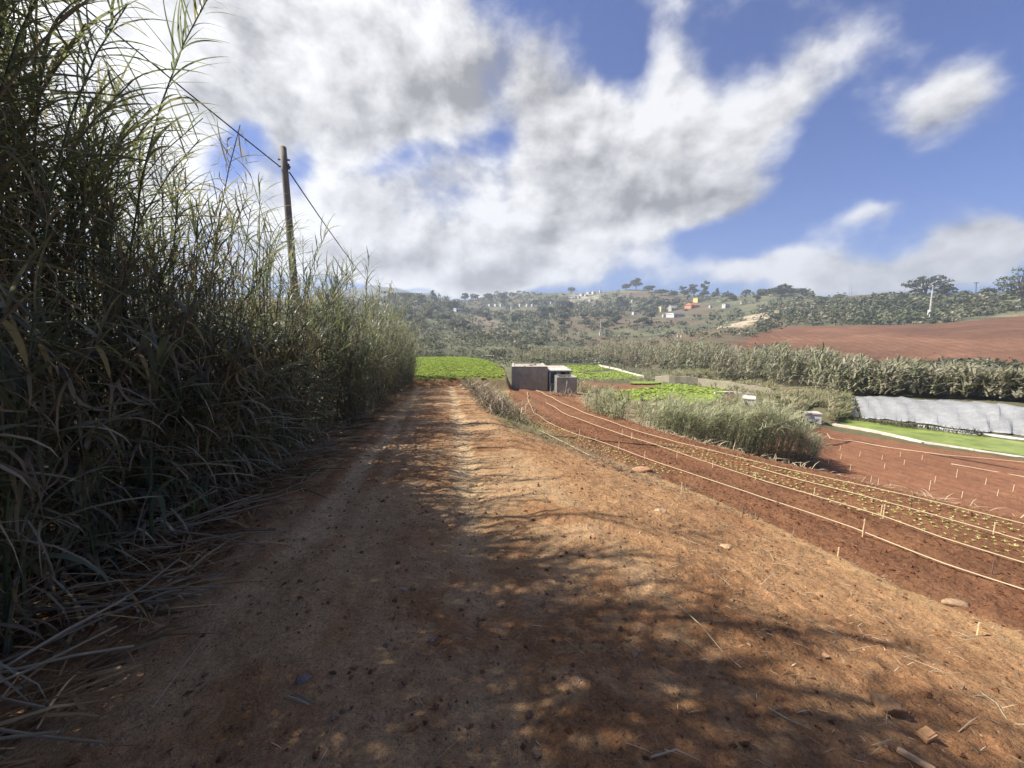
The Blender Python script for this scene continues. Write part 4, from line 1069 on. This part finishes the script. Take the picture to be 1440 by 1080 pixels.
# rubble on its roof
for i, (fx, fy, s_) in enumerate([(.9, 1.0, .16), (1.4, 2.0, .22), (1.75, 2.4, .16)]):
    mb = MB(); mb.add(rock_pts(I2, 80 + i, (1, .7, .45)) * s_, I2[1], (.33, .24, .17)); q = mb.build('stone', M['stone']); q.location = (a.x + fx, yb + fy, zb + H - .05 + s_ * .2)
    tag(q, ['small brown stone nearest the front on the tank roof', 'biggest brown stone on the tank roof', 'brown stone at the back right of the tank roof'][i], 'stone')
a2_ = Pt(771, 548, 27.6); b2_ = Pt(802, 548, 27.6); zb2 = Pt(785, 551, 27.6).z - .3; zt2 = Pt(785, 520.5, 27.6).z; w2 = b2_.x - a2_.x; H2 = zt2 - zb2; D2 = 4.4
o = empty('block_shed', (a2_.x + .05, a2_.y, zb2)); LC = (.5, .45, .36)
block(o, 'post', 0, .12, 0, .14, 0, H2 - .12, M['plaster'], (.6, .56, .47)); block(o, 'post', w2 * .33, w2 * .5, 0, .14, 0, H2 - .12, M['plaster'], LC); block(o, 'post', w2 - .12, w2, 0, .14, 0, H2 - .12, M['plaster'], (.62, .58, .5))
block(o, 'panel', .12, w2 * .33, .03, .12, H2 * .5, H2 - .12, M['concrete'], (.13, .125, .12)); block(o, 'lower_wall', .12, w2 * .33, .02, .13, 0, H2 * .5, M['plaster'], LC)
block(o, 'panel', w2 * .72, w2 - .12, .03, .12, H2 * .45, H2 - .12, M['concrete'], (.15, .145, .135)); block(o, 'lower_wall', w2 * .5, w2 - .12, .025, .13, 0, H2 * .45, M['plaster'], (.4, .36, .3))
block(o, 'door', w2 * .36, w2 * .48, -.02, .0, .05, H2 * .5, M['plain'], (.04, .03, .025))
block(o, 'side_wall', 0, .12, .14, D2, 0, H2 - .12, M['plaster'], (.3, .28, .24)); block(o, 'side_wall', w2 - .12, w2, .14, D2, 0, H2 - .12, M['plaster'], LC); block(o, 'back_wall', .12, w2 - .12, D2 - .12, D2, 0, H2 - .125, M['plaster'], LC)
block(o, 'roof', -.06, w2 + .06, -.06, D2 + .05, H2 - .12, H2, M['concrete'], (.42, .38, .31))
tag(o, 'small open fronted shed with pale flat roof and white posts beside the tank', 'shed')
a3 = Pt(782.5, 562, 25.2); b3 = Pt(811, 562, 25.2); zt3 = Pt(797, 530, 25.2).z; zb3 = Pt(797, 563, 25.2).z - .5
o = empty('block_basin', (a3.x, a3.y, zb3)); w3 = b3.x - a3.x; H3 = zt3 - zb3
block(o, 'front_wall', 0, w3, 0, .2, 0, H3, M['concrete'], (.33, .305, .23)); block(o, 'side_wall', 0, .2, .2, 1.6, 0, H3 - .003, M['concrete'], (.16, .155, .14)); block(o, 'side_wall', w3 - .2, w3, .2, 1.6, 0, H3 - .003, M['concrete'], (.3, .28, .24)); block(o, 'back_wall', .2, w3 - .2, 1.4, 1.6, 0, H3 - .006, M['concrete'], GC)
block(o, 'floor', .2, w3 - .2, .2, 1.4, 0, .3, M['concrete'], GC)
MB().tube([(w3 * .42, -.03, H3 * .5), (w3 * .5, -.05, H3 * .8), (w3 * .52, .1, H3 + .08)], .025, 6, (.4, .37, .32)).build('pipe', M['metal'], o)
tag(o, 'low grey block basin standing in front of the open fronted shed', 'basin')
p = P(786, 556); mb = MB()
for i in range(160): leaf_strip(mb, (random.uniform(-.6, .9), random.uniform(-.3, .2), 0), random.uniform(0, 6.3), random.uniform(.2, 1.3), random.uniform(.3, .8), .03, random.uniform(.3, 1.5), pick(DRY) * random.uniform(.6, 1.1), 3)
o = mb.build('dry_brush', M['dry']); o.location = (p.x, p.y - .2, p.z); tag(o, 'heap of dry brush against the low block basin', 'brush')

# stone retaining wall in the valley and pale channel edge
def wall_line(pts, hs, label, col, thick=.5, name='stone_wall', tmin=20):
    w = [P(*q, tmin) for q in pts]; mb = MB(); V = []; nn = 0
    P_ = []
    for i in range(len(w) - 1):
        n = max(3, int((w[i + 1] - w[i]).length / .6))
        for k in range(n): t = k / n; q = w[i].lerp(w[i + 1], t); P_.append((q.x, q.y, gz(q.x, q.y), hs[i] + (hs[i + 1] - hs[i]) * t))
    q = w[-1]; P_.append((q.x, q.y, gz(q.x, q.y), hs[-1]))
    for i, (x, y, z, h) in enumerate(P_):
        j = .12 * (random.random() - .5); h2 = h * (1 + .12 * (random.random() - .5))
        V += [(x + j * .3, y - thick / 2 + j, z - .4), (x, y - thick / 2 + j + h * .12, z + h2), (x, y + thick / 2 + h * .12, z + h2), (x, y + thick / 2, z - .4)]
    Fq = []
    for i in range(len(P_) - 1):
        for k in range(3): Fq.append((i * 4 + k, i * 4 + 4 + k, i * 4 + 5 + k, i * 4 + 1 + k))
    Fq += [(0, 1, 2, 3), tuple((len(P_) - 1) * 4 + k for k in (3, 2, 1, 0))]
    mb.add(V, Fq, col); o = mb.build(name, M['stone']); tag(o, label, 'wall')
wall_line([(922, 537), (940, 540), (980, 542), (1030, 549), (1082, 556)], [.7, 1.1, .95, .9, .7], 'long pale stone retaining wall below the valley reed belt', (.25, .22, .155))
wall_line([(842, 515), (870, 521), (905, 531)], [.35, .35, .35], 'thin white edge wall along the valley crop strips', (.62, .57, .47), .4)
wall_line([(1005, 556), (1030, 555), (1060, 557)], [.3, .3, .25], 'short pale wall beside the small hut', (.55, .5, .42), .3)

# pond kerb and white sheeting
def kerb(pts, label, wd, ht, col):
    w = [P(*q, 8) for q in pts]; mb = MB()
    for i in range(len(w) - 1):
        a, b = w[i], w[i + 1]; L_ = (b - a).length; an = math.atan2(b.y - a.y, b.x - a.x); c = (a + b) / 2
        mb.box((c.x, c.y, pz - .25), (L_ * .995, wd, ht + .25 + .008 * (i % 2)), an, np.array(col) * random.uniform(.92, 1.08))
    o = mb.build('pond_kerb', M['concrete']); tag(o, label, 'kerb')
kerb([(1172, 598), (1215, 605.5), (1260, 614), (1300, 623), (1370, 633), (1440, 643), (1530, 655), (1620, 666)], 'pale concrete kerb along the near side of the green pond', .35, .07, (.5, .43, .34))
kerb([(1290, 600), (1360, 608.5), (1440, 618.5), (1530, 628), (1620, 637)], 'white concrete kerb along the far side of the green pond', .3, .12, (.72, .7, .66))
mb = MB(); top = [(1190, 568), (1205, 559), (1240, 558), (1300, 564), (1370, 566), (1440, 574), (1540, 580), (1640, 588)]; bot = [(1192, 585), (1205, 589), (1240, 592), (1300, 599), (1370, 607), (1440, 617), (1540, 627), (1640, 637)]
nu, nv = 420, 16; V = []
tt = np.linspace(0, 1, len(top))
wt = [P(q[0], q[1], 18) for q in top]; wb = [P(q[0], q[1], 15) for q in bot]
for i in range(nu + 1):
    f = i / nu; k = min(int(f * (len(top) - 1)), len(top) - 2); g = f * (len(top) - 1) - k
    a = wb[k].lerp(wb[k + 1], g); c = wt[k].lerp(wt[k + 1], g)
    c = c + Vector((0, 0, .4 * (fbm(np.array([i * .035]), np.array([3.]), 4, 5)[0] - .45))); a = a + Vector((0, .5 * (vnoise(i * .04, 9., 6) - .3), 0))
    for j in range(nv + 1):
        e = j / nv; q = a.lerp(c, e)
        fold = .17 * (fbm(np.array([i * .09 + e * 1.2]), np.array([e * 1.1]), 4, 13)[0] - .5) * 2 + .10 * (fbm(np.array([i * .3 + e * 2.]), np.array([e * .8]), 3, 23)[0] - .5)
        V.append((q.x - fold * .2, q.y - fold, max(gz(q.x, q.y) + .03, q.z) + .05 + .05 * math.sin(e * 9 + i * .2) * .5))
Fq = [(i * (nv + 1) + j, (i + 1) * (nv + 1) + j, (i + 1) * (nv + 1) + j + 1, i * (nv + 1) + j + 1) for i in range(nu) for j in range(nv) if not (44 < i - (nv - j) * 1.6 < 51 and j < nv - 3 and random.random() < .95)]
mb.add(V, Fq, (.25, .25, .24)); o = mb.build('plastic_sheet', M['tarp'], smooth=True)
tag(o, 'long wrinkled white plastic sheet covering the bank behind the green pond', 'plastic sheet')
o.modifiers.new('Solid', 'SOLIDIFY').thickness = .015
mb = MB()
for i in range(900):
    f = random.random() ** 1.3; q = P(1195 + 190 * f, 593 + 21 * f - random.uniform(0, 3), 15)
    leaf_strip(mb, (q.x, q.y, q.z + .05), random.uniform(0, 6.3), random.uniform(.0, 1.2), random.uniform(.15, .5), .04, 1.0, (.05, .05, .035), 2)
tag(mb.build('dark_weeds', M['leaf']), 'dark weeds along the foot of the white sheeting', 'weeds', kind='stuff')

# small valley huts
def hut(px, py, wpx, hpx, depth, label, wall, roof, flat_=True, tmin=12, name='hut', win=1, door=True, rz=.0):
    p = P(px, py, tmin); t = p.y / pdir(px, py)[1]; k = t / F_PX; w = wpx * k; h = hpx * k
    th = -math.atan2(p.x, p.y) * .6 + rz + (.65 if name == 'house' else 0)
    if name == 'house': w *= .74; h *= .88; depth = min(depth, w * .7)
    o = empty(name, (p.x, p.y, p.z - .15 * h), th); h *= 1.15
    wh = h * (.86 if flat_ else .62)
    m_ = MB(); m_.box((0, depth / 2, 0), (w, depth, wh), 0, wall); m_.build('wall', M['plaster'], o)
    m_ = MB()
    if flat_: m_.box((0, depth / 2, wh), (w * 1.06, depth * 1.06, h - wh), 0, roof)
    else:
        e = w * .54; y0, y1 = -depth * .05, depth * 1.05; yc = depth / 2
        m_.add([(-e, y0, wh), (e, y0, wh), (e, y1, wh), (-e, y1, wh), (-e * .75, yc, h), (e * .75, yc, h)], [(0, 1, 5, 4)], roof); m_.add([(-e, y0, wh), (e, y0, wh), (e, y1, wh), (-e, y1, wh), (-e * .75, yc, h), (e * .75, yc, h)], [(2, 3, 4, 5)], roof)
        m_.add([(-e, y0, wh), (e, y0, wh), (e, y1, wh), (-e, y1, wh), (-e * .75, yc, h), (e * .75, yc, h)], [(1, 2, 5)], roof); m_.add([(-e, y0, wh), (e, y0, wh), (e, y1, wh), (-e, y1, wh), (-e * .75, yc, h), (e * .75, yc, h)], [(3, 0, 4)], roof); m_.add([(-e, y0, wh), (e, y0, wh), (e, y1, wh), (-e, y1, wh)], [(0, 3, 2, 1)], roof)
    m_.build('roof', M['tile'] if not flat_ else M['concrete'], o)
    for i in range(win):
        x = w * ((i + .5) / win - .5) * .8 + (w * .08 if door else 0); ww = min(w * .16, wh * .35)
        MB().box((x, -.03, wh * .45), (ww, .06, wh * .3), 0, (.05, .055, .06)).build('window', M['glass'], o)
    if door: MB().box((-w * .3, -.04, 0.1 * wh), (min(w * .16, wh * .4), .08, wh * .6), 0, (.06, .045, .035)).build('door', M['plain'], o)
    tag(o, label, 'house' if name == 'house' else name); return o
hut(1053, 570, 15, 10, 1.5, 'tiny pale hut with dark opening above the near reed clump', (.45, .4, .32), (.55, .5, .4), win=0, rz=-.2)
hut(1143, 594, 19, 13, 1.0, 'little white pump house at the pond corner beside dark bushes', (.62, .58, .5), (.4, .36, .3), win=0, door=False)
WHT = (.50, .48, .44); CRM = (.66, .58, .42)
hs = [
 (932, 439, 9, 9, 9, 'pale yellow house left of the long white shed', (.62, .55, .27), (.5, .42, .25), True, 2),
 (948, 437, 14, 8, 8, 'grey green house with a pitched roof behind the long white shed', (.40, .40, .32), (.32, .31, .28), False, 2),
 (955, 446, 27, 6, 7, 'long low white shed below the pale yellow house', (.55, .55, .53), (.72, .72, .7), True, 5),
 (934, 446, 5, 4, 5, 'tiny white outbuilding left of the long shed', WHT, (.6, .58, .55), True, 1),
 (985, 425, 15, 7, 9, 'bright yellow house high on the ridge', (.66, .50, .16), (.58, .46, .2), True, 2),
 (978, 433, 22, 8, 9, 'house with a wide orange red tiled roof below the yellow one', (.5, .24, .15), (.42, .12, .06), False, 3),
 (1000, 433, 5, 4, 5, 'small white house just right of the red roofed one', WHT, (.5, .48, .45), True, 1),
 (1023, 433, 11, 6, 6, 'white house on the ridge well right of the red roof', WHT, (.55, .5, .48), True, 2),
 (954, 474, 3, 3, 3, 'left one of two white boxes on the lower hillside', WHT, WHT, True, 0),
 (959, 474, 3, 3, 3, 'right one of two white boxes on the lower hillside', WHT, WHT, True, 0),
 (893, 443, 7, 5, 6, 'white house low on the wooded middle hillside', (.6, .6, .58), (.5, .5, .5), True, 1),
 (893, 437, 6, 4, 6, 'pale house directly above another on the wooded hillside', WHT, (.5, .5, .5), True, 1),
 (890, 425, 4, 4, 5, 'single white house high in the wooded hillside', WHT, (.6, .55, .5), True, 1),
 (646, 439, 14, 6, 9, 'wide white house on the far left slope', WHT, (.65, .62, .6), True, 3),
 (659, 428, 6, 5, 8, 'pale house on the far skyline left of the hedge', (.55, .55, .45), (.45, .42, .4), True, 1),
 (691, 431, 8, 4, 9, 'left white house of the far terrace row', WHT, (.6, .56, .52), True, 2),
 (699, 431, 7, 4, 9, 'middle white house of the far terrace row', (.68, .66, .6), (.55, .5, .45), True, 2),
 (706, 431, 6, 4, 9, 'right white house of the far terrace row', WHT, (.6, .56, .52), True, 1),
 (721, 435, 6, 4, 9, 'white house a little below the far terrace row', WHT, (.5, .45, .4), True, 1),
 (733, 431, 6, 4, 9, 'first of three separate white far houses right of the terrace row', WHT, (.6, .5, .45), True, 1),
 (743, 431, 6, 4, 9, 'middle of three separate white far houses', WHT, (.55, .5, .5), True, 1),
 (750, 431, 5, 4, 9, 'last of three separate white far houses', WHT, (.6, .55, .5), True, 1),
 (776, 427, 4, 3, 9, 'lone white house below the village on the far hill', WHT, (.6, .55, .5), True, 1),
 (1404, 430, 16, 6, 5, 'white house half hidden in bushes at the far right', WHT, (.65, .63, .6), True, 2),
 (1333, 428, 10, 4, 5, 'low pale building among bushes right of the leaning pole', (.45, .43, .4), (.55, .52, .5), True, 1),
 (1332, 415, 16, 4, 6, 'flat pale building on the ridge beside the spreading tree', (.55, .53, .5), (.6, .58, .55), True, 2),
 (1315, 429, 8, 3, 5, 'small pale shed just right of the leaning pole', (.5, .48, .45), (.55, .52, .5), True, 0),
 (1044, 427, 4, 3, 5, 'tiny white shed at the foot of the ridge trees', WHT, WHT, True, 0),
]
for h_ in hs: hut(*h_[:9], tmin=100, name='house', win=h_[9], door=h_[9] > 0)
for i, (px, py, lb_) in enumerate([(806, 421, 'lowest left white house of the far hill village'), (810, 419.5, 'white house second from the left in the far hill village'), (815, 418.5, 'white house left of the middle in the far hill village'), (820, 417, 'white house in the middle of the far hill village'), (825, 416, 'white house right of the middle in the far hill village'), (830, 414.5, 'white house upper right in the far hill village'), (836, 413, 'cream house at the upper right end of the far hill village'), (845, 411, 'highest pale house above the far hill village'), (832, 424, 'lone white house just below the far hill village')]):
    hut(px, py + (i * 37 % 5 - 2) * .5, 4 + (i * 53 % 7) * .8, 2.6 + (i * 29 % 4) * .5, 8, lb_, WHT if i != 6 else CRM, (.6, .5, .42), True, tmin=150, name='house', win=1, door=False)
# big white roof on the ridge
p = P(1211, 414, 100); t = p.y / pdir(1211, 414)[1]; k = t / F_PX; o = empty('greenhouse', (p.x, p.y, p.z - .5), -.5)
MB().box((0, 5, 0), (32 * k, 10, 3.4 * k), 0, (.6, .6, .6)).build('wall', M['plaster'], o)
m_ = MB(); e = 16.5 * k; hh = 3.4 * k; m_.add([(-e, -.5, hh), (e, -.5, hh), (e, 11, hh), (-e, 11, hh), (-e, 5, hh + 2.6 * k), (e, 5, hh + 5. * k)], [(0, 1, 5, 4)], (.6, .6, .6)); m_.add([(-e, -.5, hh), (e, -.5, hh), (e, 11, hh), (-e, 11, hh), (-e, 5, hh + 2.6 * k), (e, 5, hh + 5. * k)], [(2, 3, 4, 5)], (.6, .6, .6)); m_.build('roof', M['plaster'], o)
tag(o, 'long white plastic roofed greenhouse on the right skyline', 'greenhouse')
for i in range(14):
    px = random.uniform(1008, 1100); py = 459 - (px - 1005) * .2 + random.uniform(-4, 5); p = P(px, py, 80); s_ = random.uniform(.8, 1.8)
    mb = MB(); mb.add(rock_pts(I2, 200 + i, (1.3, .9, .6)) * s_, I2[1], (.42, .35, .25)); q = mb.build('boulder', M['stone']); q.location = p; q.rotation_euler = (0, 0, random.uniform(0, 6))
    tag(q, 'pale boulder on the rocky patch above the left end of the ploughed field', 'boulder', 'boulders above the ploughed field')
# slab roof behind the green mound
p = P(688, 505, 38); mb = MB(); mb.box((0, 0, 0), (1.9, 1.4, .9), .3, (.32, .26, .2)); mb2 = MB()
o = empty('stone_hut', (p.x + .3, p.y + 1.5, p.z - .2)); mb.build('wall', M['stone'], o); mb2.box((0, 0, .9), (2.3, 1.8, .1), .3, (.45, .36, .26)); mb2.build('roof', M['concrete'], o); tag(o, 'low hut with a tan slab roof behind the bright green field', 'hut')

# distant mountain
mb = MB(); n = 60; V = []
for i in range(n + 1):
    px = 440 + 170 * i / n; hpy = 412 - 10 * math.exp(-((px - 525) / 40) ** 2) + 2 * (vnoise(px * .1, 0, 4) - .5)
    a = Pt(px, hpy, 880); b_ = Pt(px, hpy, 940); V += [(a.x * .97, a.y * .94, -20), (a.x, a.y, a.z), (b_.x, b_.y, a.z * .6)]
mb.add(V, [(i * 3 + k, i * 3 + 3 + k, i * 3 + 4 + k, i * 3 + 1 + k) for i in range(n) for k in range(2)], (.08, .09, .07))
tag(mb.build('mountain', M['hill'], smooth=True), 'faint blue mountain behind the far left ridge', 'mountain', kind=ST)

# ------------------------------------------------------------------ sun, sky with clouds
SUN_EL = R(48); sh = Vector((-.997, .072, 0)).normalized()
to_sun = Vector((sh.x * math.cos(SUN_EL), sh.y * math.cos(SUN_EL), math.sin(SUN_EL)))
sl = bpy.data.lights.new('sun', 'SUN'); sl.energy = 4.1; sl.angle = R(.55); sl.color = (1, .945, .86)
so = bpy.data.objects.new('sun', sl); COL.objects.link(so); so.rotation_euler = to_sun.to_track_quat('Z', 'Y').to_euler(); so.location = to_sun * 50
w = bpy.data.worlds.new('World'); scene.world = w; w.use_nodes = True
nt = w.node_tree; nt.nodes.clear(); L = nt.links.new
SKY_STR = .1
sky = N(nt, 'ShaderNodeTexSky'); sky.sky_type = 'NISHITA'; sky.sun_disc = False; sky.sun_elevation = SUN_EL; sky.sun_rotation = math.atan2(sh.x, sh.y); sky.air_density = 1.0; sky.dust_density = .6; sky.ozone_density = 2.0
tc = N(nt, 'ShaderNodeTexCoord'); Dv = tc.outputs['Generated']
def vm(op, a, b=None, scale=None):
    n = nt.nodes.new('ShaderNodeVectorMath'); n.operation = op
    if isinstance(a, (tuple, list, Vector)): n.inputs[0].default_value = a
    else: L(a, n.inputs[0])
    if b is not None:
        if isinstance(b, (tuple, list, Vector, np.ndarray)): n.inputs[1].default_value = tuple(b)
        else: L(b, n.inputs[1])
    if scale is not None: n.inputs['Scale'].default_value = scale
    return n
nz = N(nt, 'ShaderNodeTexNoise', Scale=3.0, Detail=3.0, Roughness=.55); L(Dv, nz.inputs['Vector'])
wv = vm('SUBTRACT', nz.outputs['Color'], (.5, .5, .5)); wv = vm('SCALE', wv.outputs[0], scale=.16)
Dw = vm('ADD', Dv, wv.outputs[0]).outputs[0]
def blob(px, py, rx, ry, wgt, ang=0):
    d0 = pdir(px, py); n0 = np.linalg.norm(d0); c = d0 / n0; ca, sa = math.cos(R(ang)), math.sin(R(ang))
    a = pdir(px + rx * ca, py - rx * sa); a = a / np.linalg.norm(a) - c; b = pdir(px + ry * sa, py + ry * ca); b = b / np.linalg.norm(b) - c
    Mx = np.stack([a, b, c], 1); inv = np.linalg.inv(Mx)
    p = vm('DOT_PRODUCT', Dw, inv[0]).outputs['Value']; q = vm('DOT_PRODUCT', Dw, inv[1]).outputs['Value']
    r2 = math_(nt, 'MULTIPLY_ADD', p, p, math_(nt, 'MULTIPLY', q, q))
    # front hemisphere only through the sign along the blob's axis
    e = math_(nt, 'POWER', 2.71828, math_(nt, 'MULTIPLY', r2, -1.0))
    return math_(nt, 'MULTIPLY', e, wgt)
BL = [(540, 90, 270, 150, 1.05, -8), (250, 40, 230, 130, .9, 0), (420, 190, 130, 60, .5, -25), (470, 300, 150, 60, 1.15, -12), (590, 365, 220, 34, 1.0, 0), (640, 240, 90, 60, .3, 0),
      (790, 170, 120, 90, .65, 20), (880, 230, 150, 85, .8, 0), (960, 275, 130, 50, 1.05, 0), (790, 330, 200, 42, .65, 0), (940, 80, 85, 100, .5, 20), (1130, 85, 150, 58, .62, 33), (600, 222, 120, 28, -.6, 8), (880, 60, 50, 110, -.5, 10), (705, 205, 45, 50, -.5, 0), (345, 175, 38, 42, -.75, 30), (312, 215, 40, 50, -.7, -20), (425, 215, 24, 30, -.5, 0), (1020, 320, 90, 40, -.5, 20), (660, 385, 230, 30, .75, 0), (560, 402, 60, 7, -.8, 0), (700, 90, 50, 90, -.35, 15), (1345, 140, 150, 58, .78, 30),
      (1375, 345, 140, 52, 1.5, 5), (1120, 388, 130, 22, .95, 0), (1260, 388, 90, 20, .7, 5), (1205, 312, 50, 14, .5, 20), (100, 200, 200, 120, .9, 0), (-200, -300, 500, 300, 1., 0), (700, -700, 700, 300, .8, 0), (690, 400, 60, 12, .8, 0), (-300, 200, 400, 200, .9, 0), (1900, 300, 300, 120, .8, 0), (1050, 170, 110, 40, .55, 30)]
tot = None
for b_ in BL:
    o_ = blob(*b_); tot = o_ if tot is None else math_(nt, 'ADD', tot, o_)
def cnoise(off, sc, det=8.0, rg=.58, dist=.0):
    n = N(nt, 'ShaderNodeTexNoise', Scale=sc, Detail=det, Roughness=rg, Distortion=dist)
    q = vm('ADD', Dv, off); s_ = vm('MULTIPLY', q.outputs[0], (1, 1, 1.35)); L(s_.outputs[0], n.inputs['Vector'])
    return n.outputs[0]
nA = cnoise((0, 0, 0), 3.6, 9.0, .56, .1); ts = np.array(to_sun) * .045
nB = cnoise(tuple(ts), 3.6, 9.0, .56, .1)
nC = cnoise((3.1, 1.7, .4), 14, 8.0, .62)
dens = math_(nt, 'ADD', tot, math_(nt, 'MULTIPLY_ADD', nA, 2.3, -1.22)); dens = math_(nt, 'ADD', dens, math_(nt, 'MULTIPLY_ADD', nC, .32, -.16))
def smooth(v, a, b):
    n = N(nt, 'ShaderNodeMapRange'); n.interpolation_type = 'SMOOTHSTEP'; L(v, n.inputs[0]); n.inputs[1].default_value = a; n.inputs[2].default_value = b; return n.outputs[0]
alpha = smooth(dens, .22, .82)
thick = smooth(dens, .7, 1.7)
gt = None
for b_ in [(600, 110, 200, 110, .75, -10), (330, 20, 160, 70, .35, 0), (960, 285, 140, 42, .8, 0), (800, 230, 60, 60, .4, 0), (560, 350, 120, 26, .45, 0), (1400, 375, 110, 26, .4, 0), (700, 395, 90, 14, .3, 0)]:
    o_ = blob(*b_); gt = o_ if gt is None else math_(nt, 'ADD', gt, o_)
rel_ = math_(nt, 'MULTIPLY', math_(nt, 'SUBTRACT', nA, nB), 1.2)
br = math_(nt, 'MULTIPLY_ADD', gt, -.16, .32); br = math_(nt, 'MULTIPLY_ADD', thick, -.05, br); br = math_(nt, 'ADD', br, rel_)
br = math_(nt, 'ADD', br, math_(nt, 'MULTIPLY_ADD', nC, .16, -.08)); br = math_(nt, 'MINIMUM', math_(nt, 'MAXIMUM', br, .11), .375)
# forward scattering: cloud near the sun is far brighter
sd_ = vm('DOT_PRODUCT', Dv, tuple(to_sun)).outputs['Value']; sg = math_(nt, 'POWER', math_(nt, 'MAXIMUM', sd_, 0.0), 7.0)
br = math_(nt, 'MULTIPLY', br, math_(nt, 'MULTIPLY_ADD', sg, 3.0, 1.0))
cc = N(nt, 'ShaderNodeCombineXYZ'); L(math_(nt, 'MULTIPLY', br, 1.0 / SKY_STR), cc.inputs[0]); L(math_(nt, 'MULTIPLY', br, .995 / SKY_STR), cc.inputs[1]); L(math_(nt, 'MULTIPLY', br, 1.0 / SKY_STR), cc.inputs[2])
SKY_GAIN = vm('MULTIPLY', sky.outputs[0], (.125, .235, .48))
mx = N(nt, 'ShaderNodeMix'); mx.data_type = 'RGBA'; L(math_(nt, 'MULTIPLY', alpha, .96), mx.inputs[0]); L(SKY_GAIN.outputs[0], mx.inputs[6]); L(cc.outputs[0], mx.inputs[7])
bg = N(nt, 'ShaderNodeBackground'); bg.inputs[1].default_value = SKY_STR; L(mx.outputs[2], bg.inputs[0])
wo = N(nt, 'ShaderNodeOutputWorld'); L(bg.outputs[0], wo.inputs[0])
w.cycles.sampling_method = 'MANUAL'; w.cycles.sample_map_resolution = 512

# ------------------------------------------------------------------ haze
HAZE = True
if HAZE:
    m, nt2, out = mat_base('haze'); v = nt2.nodes.new('ShaderNodeVolumePrincipled'); v.inputs['Color'].default_value = (.80, .87, .95, 1); v.inputs['Density'].default_value = .0007; v.inputs['Anisotropy'].default_value = .2
    nt2.links.new(v.outputs[0], out.inputs['Volume'])
    mb = MB(); mb.box((0, 0, -40), (2000, 2000, 190), 0); o = mb.build('haze', m); tag(o, 'thin pale air over the valley and hills', 'haze', kind='stuff')

# ------------------------------------------------------------------ camera, render
cam = bpy.data.cameras.new('camera'); cam.sensor_width = 36; cam.lens = 36 * F_PX / 1440; cam.clip_end = 12000; cam.clip_start = .05
co_ = bpy.data.objects.new('camera', cam); COL.objects.link(co_); co_.location = (0, 0, CAM_H); co_.rotation_euler = (math.pi / 2 - PITCH, 0, 0)
scene.camera = co_
scene.view_settings.view_transform = 'Standard'; scene.view_settings.look = 'None'; scene.view_settings.exposure = 1.42; scene.view_settings.gamma = 1
scene.cycles.use_denoising = True
scene.cycles.max_bounces = 6; scene.cycles.transparent_max_bounces = 4; scene.cycles.volume_bounces = 0
